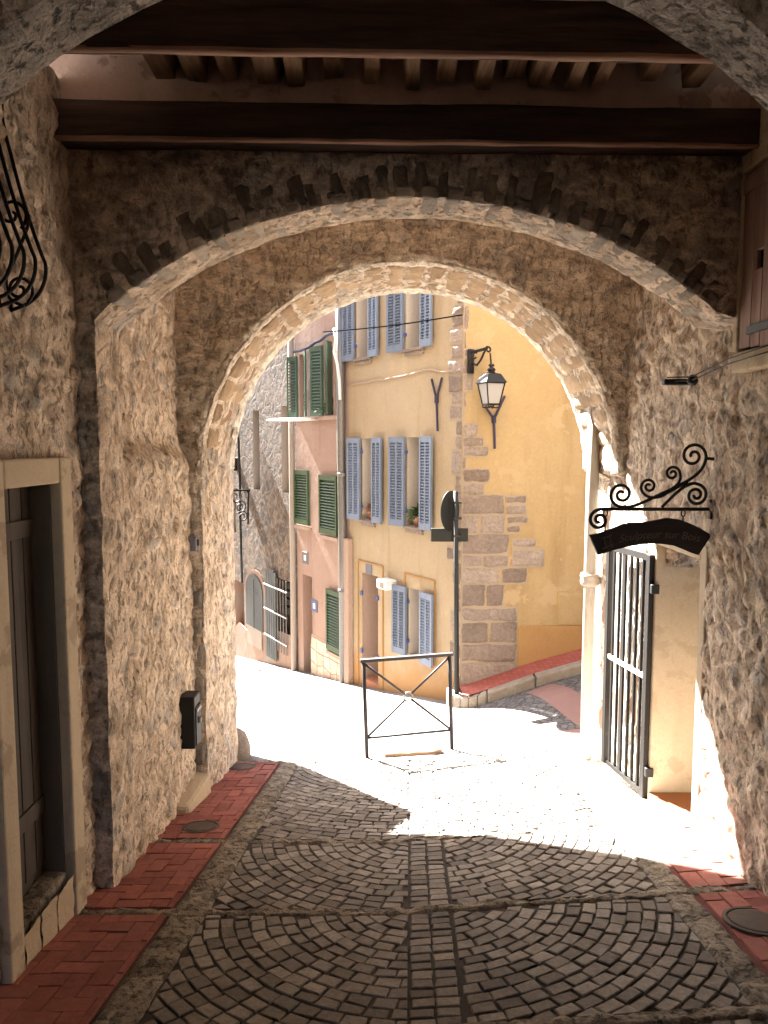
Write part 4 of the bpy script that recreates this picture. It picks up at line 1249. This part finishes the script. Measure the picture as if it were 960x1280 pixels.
# plants on sills
def plant(name, label, P, r, pot, leafm, nl, hgt, seed):
    random.seed(seed)
    t = thing(name, label, 'plant', tuple(P), 'potted plants on window sills')
    if pot:
        mb = MB(); mb.lathe(P, [(r*.6, 0), (r*.8, r*.9), (r*.88, r*.92), (r*.88, r*1.1), (r*.75, r*1.1)], 14); mb.build('pot', MT['terra'], t, True)
    mb = MB(); c = P+up*(r*1.05)
    for i in range(nl):
        a = random.uniform(0, 6.28); el = random.uniform(-.2, 1.4); L = hgt*random.uniform(.5, 1.)
        d = V((math.cos(a)*math.cos(el), math.sin(a)*math.cos(el), math.sin(el)))
        s_ = d.orthogonal().normalized()*random.uniform(.012, .028)
        st_ = c+d*L*.15; m_ = c+d*L*.6; e_ = c+d*L-up*L*.25
        mb.add([st_, m_+s_, e_, m_-s_], [(0,1,2,3)])
    mb.build('foliage', leafm, t)
def sillP(w, f): t = w[0]+(w[1]-w[0])*f; return fy.p(t, -.1, w[2]+.0)
plant('potted_plant', 'dried reddish plant in a pot on the left middle window sill', sillP(W[0], .45), .14, True, MT['dryleaf'], 160, .26, 1)
plant('potted_plant', 'green tufted plant in a terracotta pot on the right middle window sill', sillP(W[1], .45), .15, True, MT['leaf'], 170, .30, 2)
tq = pw[1][0]+.12
plant('potted_plant', 'dark spiky plant behind the green shutter of the pink house', PT.p(tq+.2, -.1, pw[1][2]), .1, True, MT['leaf'], 70, .36, 3)

# ------------------------------------------------------------------ things in the passage
# barred gate, swung open against the right wall
hp = V((RX-.03, 5.42, 0)); fd = V((-.19, 1, 0)).normalized(); GL = .67
gz0, gz1 = -2.66, -.80
gt = thing('metal_gate', 'open gate of dark upright bars folded back against the sunlit wall', 'gate', (hp.x, hp.y, gz0))
gn = V((fd.y, -fd.x, 0))
def gb(mb, s0, s1, z0, z1, h): mb.hexa([hp+fd*s+gn*nn+up*z for z in (z0, z1) for s, nn in ((s0,-h),(s1,-h),(s1,h),(s0,h))])
mb = MB(); gb(mb, 0, .055, gz0-.05, gz1, .025); gb(mb, GL-.05, GL, gz0, gz1, .025); mb.build('stile', MT['gate'], gt, bevel=.004)
mb = MB(); gb(mb, .055, GL-.05, gz1-.05, gz1, .014); gb(mb, .055, GL-.05, gz0, gz0+.04, .014); mb.build('rail', MT['gate'], gt)
mb = MB(); gb(mb, .055, GL-.05, -1.75, -1.715, .018); mb.build('lock_rail', MT['gate_pale'], gt)
for i in range(6):
    s_ = .055+(GL-.105)*(i+.7)/6.4
    mb = MB(); gb(mb, s_, s_+(.017 if i != 3 else .045), gz0+.04, gz1-.05, .011); mb.build('bar', MT['gate'], gt)
for z in (-1.05, -2.45):
    mb = MB(); mb.box((hp.x-.02, hp.y-.045, z-.035), (hp.x+.04, hp.y+.005, z+.035)); mb.build('hinge', MT['black'], gt, bevel=.006)

# hanging shop sign
SY = 4.55
def SP(u, v): return at(u, v, SY)
w0 = SP(889, 637)
sg = thing('shop_sign', 'black curved wooden sign hanging from a wrought iron scroll bracket over the doorway', 'sign', (RX-.02, SY, w0.z))
mb = MB()
zB_ = SP(800, 636.5).z
mb.tube([V((RX+.02, SY, zB_)), V((SP(760, 637).x, SY, zB_)), V((SP(748, 637).x, SY, zB_))], .011, 8)
EX = V((1,0,0))
def curl(c, R0, a0, turns, n=34, r1=.16): return spiral(SP(*c), R0, R0*r1, a0, turns, EX, up, n)
def joinc(start, c, R0, a0, turns, r1=.16):
    return start+curl(c, R0, a0, turns, 34, r1)
s1 = 1/925*SY
mb.tube(curl((749, 650), 13*s1, math.pi/2, 1.6), .011, 8)                         # nose curl
# long sweeping S from the wall curl to the front curl
def bez(p0, p1, p2, p3, n=16): return [p0*(1-t)**3+p1*3*t*(1-t)**2+p2*3*t*t*(1-t)+p3*t**3 for t in [i/n for i in range(n+1)]]
c = (866.5, 570); top = curl(c, 16*s1, 0., 1.55)[::-1]
mb.tube(top+bez(SP(882.5, 572), SP(880, 592), SP(862, 600), SP(838, 612)), .010, 8)
mb.tube(bez(SP(838, 612), SP(815, 622), SP(800, 632), SP(783, 634))+curl((777, 618), 16*s1, -1.2, -1.7), .010, 8)
mb.tube(bez(SP(860, 603), SP(852, 606), SP(845, 610), SP(828, 620))+bez(SP(828,620), SP(815,625), SP(802,620), SP(801.5, 610))+curl((811, 608), 9.5*s1, math.pi, -1.4), .009, 8)
mb.tube(bez(SP(838, 612), SP(848, 606), SP(852, 600), SP(850, 592))+curl((840.5, 592), 9.5*s1, 0, 1.5), .009, 8)
mb.tube(bez(SP(827, 634), SP(840, 622), SP(852, 606), SP(868, 604))+curl((870, 619), 14*s1, math.pi/2-.1, -1.75), .010, 8)
mb.tube([SP(882.5, 573), V((RX+.03, SY, SP(890, 574).z))], .010, 8)
mb.box((RX-.012, SY-.02, zB_-.06), (RX+.05, SY+.02, zB_+.06))
mb.build('bracket', MT['iron'], sg, True)
for u, vb in ((757, 668), (854, 652)):
    mb = MB(); c = SP(u, 641.5)
    mb.tube([c+EX*.012*math.cos(a)+up*.02*math.sin(a) for a in [2*math.pi*i/14 for i in range(14)]], .004, 6, True)
    mb.tube([c-up*.018, V((c.x, SY, SP(u, vb).z))], .004, 6)
    mb.build('hook', MT['iron'], sg, True)
topc = [(737,669),(750,666.5),(765,661),(782,654.5),(783.5,656),(786,653.5),(805,653),(822,650),(834,647.5),(850,649.5),(862,654),(875,660),(889.5,669)]
botc = [(748,694),(757,691),(770,687),(785,683.5),(786,683.4),(788,683),(802,680.5),(815,679.5),(828,680),(842,682),(855,687),(864,691),(873,694)]
mb = MB(); n = len(topc)
T_ = [SP(*p) for p in topc]; B_ = [SP(*p) for p in botc]; th = V((0,.028,0))
vs = T_+B_+[p+th for p in T_]+[p+th for p in B_]
fcs = []
for i in range(n-1):
    fcs += [(i, n+i, n+i+1, i+1), (2*n+i, 2*n+i+1, 3*n+i+1, 3*n+i), (i, i+1, 2*n+i+1, 2*n+i), (n+i, 3*n+i, 3*n+i+1, n+i+1)]
fcs += [(0, 2*n, 3*n, n), (n-1, 2*n-1, 4*n-1, 3*n-1)]
mb.add(vs, fcs); bd = mb.build('board', MT['signwood'], sg)
# lettering bent along the board
def text_mesh(body, size):
    cu = bpy.data.curves.new('lettering', 'FONT'); cu.body = body; cu.size = size; cu.extrude = .0; cu.align_x = 'CENTER'; cu.shear = .25
    o = bpy.data.objects.new('lettering_tmp', cu); col.objects.link(o)
    dg = bpy.context.evaluated_depsgraph_get(); me = o.evaluated_get(dg).to_mesh()
    vs = [v.co.copy() for v in me.vertices]; fs_ = [tuple(p.vertices) for p in me.polygons]
    o.evaluated_get(dg).to_mesh_clear(); bpy.data.objects.remove(o); bpy.data.curves.remove(cu)
    return vs, fs_
vs, fs_ = text_mesh('Sculpteur sur Bois', .068)
cx_ = SP(824, 670).x; zc_ = SP(824, 672).z
out = []
for p in vs:
    f = p.x
    out.append(V((cx_+f, SY-.003, zc_+p.y-.42*f*f-.02*max(0, -f))))
mb = MB(); mb.add(out, fs_); mb.build('lettering', MT['letter'], bd)
mb = MB(); e = lambda u, v: SP(u, v)+V((0,-.004,0))
for a, b_ in (((752, 673), (764, 669)), ((755, 674), (757, 686)), ((762, 671), (765, 684)), ((752, 686), (766, 680))): mb.tube([e(*a), e(*b_)], .003, 5)
mb.build('carved_emblem', MT['letter'], bd)

# black bracket arm with wires
t = thing('cable_bracket', 'short black metal arm on the right wall holding two thin wires', 'bracket', (RX, 4.9, .42))
mb = MB(); zA = at(850, 478, 4.9).z
mb.box((at(828, 478, 4.9).x, 4.86, zA-.018), (RX+.03, 4.92, zA+.02)); mb.build('arm', MT['black'], t, bevel=.008)
mb = MB(); mb.lathe((RX-.05, 4.78, .42), [(.02,-.03),(.035,-.01),(.03,.02),(.015,.035)], 10); mb.build('insulator', MT['black'], t, True)
for dz, nm in ((.012, 'upper'), (-.012, 'lower')):
    mb = MB(); mb.tube([V((at(830,478,4.9).x+.02, 4.9, zA+.02+dz)), V((RX-.06, 4.78, .43+dz)), V((RX-.09, 4.2, .475+dz*1.2)), V((RX-.1, 3.4, .50+dz*1.5))], .004, 5)
    mb.build('wire', MT['black'], t, True)

def smooth(pts, k_=6):
    pts = [V(p) for p in pts]; out = []
    for i in range(len(pts)-1):
        p0, p1, p2, p3 = pts[max(0, i-1)], pts[i], pts[i+1], pts[min(len(pts)-1, i+2)]
        for j in range(k_):
            t = j/k_
            out.append(.5*((2*p1)+(p2-p0)*t+(2*p0-5*p1+4*p2-p3)*t*t+(3*p1-p0-3*p2+p3)*t**3))
    return out+[pts[-1]]
# belly-shaped window grille, upper left
t = thing('window_grille', 'black wrought iron bulging window grille with scrolls, high on the left wall', 'grille', (LX, 3., .6))
prof = []
for (u, v) in ((-6, 120), (2, 152), (14, 195), (26, 240), (40, 285), (52, 318), (57, 332), (56, 350), (48, 368), (34, 380), (16, 387), (-4, 388), (-30, 384), (-60, 378)):
    P = at(u, v, 3.40); prof.append((P.x-LX, P.z))
for i, y in enumerate((3.40, 3.30, 3.20, 3.10, 3.0, 2.9, 2.8)):
    mb = MB(); mb.tube(smooth([V((LX+max(-.0, a), y, z)) for a, z in prof]), .0085, 8); mb.build('bar', MT['iron'], t, True)
for (u, v, r_, a0, tn, y) in ((14, 268, 20, 1.2, 1.3, 3.37), (24, 362, 18, 1.2, 1.4, 3.37)):
    mb = MB(); c = at(u, v, y)
    mb.tube(spiral(c, r_*y/925, .012, a0-2.2, tn, EX, up), .0075, 8)
    mb.build('scroll', MT['iron'], t, True)
mb = MB(); mb.tube(smooth([at(36, 268, 3.37), at(34, 285, 3.37), at(18, 325, 3.37), at(8, 345, 3.37), at(12, 372, 3.37), at(30, 383, 3.37)]), .0075, 8); mb.build('scroll', MT['iron'], t, True)

# letter box, bell, step block, guard stone, manholes
BX = -1.60
t = thing('letter_box', 'black metal letter box on the pale rubble wall', 'letter box', (BX, 5.7, -2.15))
zt, zb = at(236, 872, 5.62).z, at(236, 937, 5.62).z
mb = MB(); mb.box((BX-.08, 5.62, zb), (BX+.12, 5.80, zt)); mb.build('casing', MT['black'], t, bevel=.012)
mb = MB(); mb.box((BX+.12, 5.635, zb+.02), (BX+.13, 5.785, zt-.09)); fr_ = mb.build('door', MT['gate'], t, bevel=.006)
mb = MB(); mb.box((BX+.13, 5.65, zt-.13), (BX+.135, 5.77, zt-.11)); mb.lathe((BX+.132, 5.71, (zb+zt)/2), [(.02,-.02),(.02,.02)], 10); mb.build('slot_trim', MT['zinc'], fr_)
P = at(244, 679, 6.05); mb = MB(); mb.box((P.x-.05, P.y-.05, P.z-.06), (P.x+.02, P.y+.05, P.z+.06))
bell = thing('door_bell', 'small grey bell plate on the pale wall beside the round arch', 'bell', tuple(P)); mb.build('plate', MT['plate'], bell, bevel=.008)
mb = MB(); mb.box((P.x+.02, P.y-.03, P.z-.02), (P.x+.028, P.y+.03, P.z+.03)); mb.build('button', MT['black'], bell, bevel=.003)
mb = MB(); zz = g(-1.55, 5.8)
rows = []
mb.hexa([V((-1.7,5.42,zz-.2)),V((-1.47,5.46,zz-.2)),V((-1.455,6.08,zz-.3)),V((-1.7,6.08,zz-.3)),V((-1.7,5.44,zz+.17)),V((-1.5,5.48,zz+.14)),V((-1.475,6.08,zz+.14)),V((-1.7,6.08,zz+.16))])
setp(mb.build('step_block', MT['stone_step'], None, bevel=.03), 'pale worn stone block at the foot of the wall beside the red pavement', 'stone')
gx, gy = -1.53, 7.38
mb = MB()
mb.lathe((gx, gy, g(gx, gy)), [(.15,-.1),(.145,.1),(.13,.2),(.11,.27),(.06,.31),(.02,.315)], 14)
for i, p in enumerate(mb.v): mb.v[i] = p+noise.noise_vector(p*7)*.02
setp(mb.build('guard_stone', MT['quoin'], None, True), 'rounded guard stone at the outer foot of the left arch pier', 'guard stone')
for (u, v, lab, r_) in ((251, 1038, 'oval iron cover in the red pavement, left side by the wall', .11), (303, 962, 'small far iron cover in the red pavement near the arch pier', .11), (945, 1158, 'round iron cover in the red pavement on the right', .125)):
    a, b_ = q(u, v); kx = .07 if a > 0 else 0
    y = 1.8/(-b_-.19+kx*a); x = a*y
    t = thing('manhole_cover', lab, 'cover', (x, y, g(x, y)+.03), 'iron covers in the red pavement')
    nrm = V((0, .19, 1)).normalized()
    def RG(rr, h, n=28): return [V((x+rr*math.cos(2*math.pi*i/n), y+rr*math.sin(2*math.pi*i/n), g(x, y)-.19*rr*math.sin(2*math.pi*i/n)+h)) for i in range(n)]
    mb = MB(); n = 28
    L_ = [RG(r_*1.22, .02), RG(r_*1.22, .032), RG(r_*1.08, .034), RG(r_*1.04, .026), RG(r_*1.0, .0265)]
    mb.v = [p for r__ in L_ for p in r__]
    mb.f = [(k*n+i, k*n+(i+1) % n, (k+1)*n+(i+1) % n, (k+1)*n+i) for k in range(4) for i in range(n)]
    mb.build('frame', MT['cover'], t)
    mb = MB(); L_ = [RG(r_*.98, .02), RG(r_*.98, .033), RG(r_*.9, .035)]
    mb.v = [p for r__ in L_ for p in r__]; mb.f = [(k*n+i, k*n+(i+1) % n, (k+1)*n+(i+1) % n, (k+1)*n+i) for k in range(2) for i in range(n)]+[tuple(range(2*n, 3*n))]
    mb.build('lid', MT['cover'], t)

# ================================================================== CAMERA, LIGHT
cam = bpy.data.cameras.new('camera'); co = bpy.data.objects.new('camera', cam); col.objects.link(co)
co.location = (0, 0, 0); co.rotation_euler = (math.pi/2-PITCH, 0, 0)
cam.sensor_fit = 'VERTICAL'; cam.sensor_height = 36; cam.lens = F/1280*36; cam.clip_start = .05; cam.clip_end = 500
sc.camera = co
SA, SK = .62, 1.13                               # towards the sun: (-SA, 1, SK)
sv = V((-SA, 1, SK)).normalized()
el = math.asin(sv.z); azi = math.atan2(sv.x, sv.y)
w = bpy.data.worlds.new('World'); sc.world = w; w.use_nodes = True
nt = w.node_tree; nt.nodes.clear()
sky = nt.nodes.new('ShaderNodeTexSky'); sky.sky_type = 'NISHITA'; sky.sun_disc = False
sky.sun_elevation = el; sky.sun_rotation = azi; sky.dust_density = 1.5
bg = nt.nodes.new('ShaderNodeBackground'); bg.inputs[1].default_value = .06
ow = nt.nodes.new('ShaderNodeOutputWorld')
nt.links.new(sky.outputs[0], bg.inputs[0]); nt.links.new(bg.outputs[0], ow.inputs[0])
sl = bpy.data.lights.new('sun', 'SUN'); so = bpy.data.objects.new('sun', sl); col.objects.link(so)
sl.energy = 5.0; sl.angle = R(.53); sl.color = (1, .96, .9)
so.rotation_euler = sv.to_track_quat('Z', 'Y').to_euler(); so.location = sv*30
vs_ = sc.view_settings
vs_.view_transform = 'Standard'; vs_.look = 'None'; vs_.gamma = 1; vs_.use_curve_mapping = False
vs_.exposure = 4.35
cy = sc.cycles
cy.use_denoising = True
try: cy.denoiser = 'OPENIMAGEDENOISE'
except Exception: pass
cy.max_bounces = 9; cy.diffuse_bounces = 7; cy.glossy_bounces = 2; cy.transmission_bounces = 2
cy.sample_clamp_indirect = 6
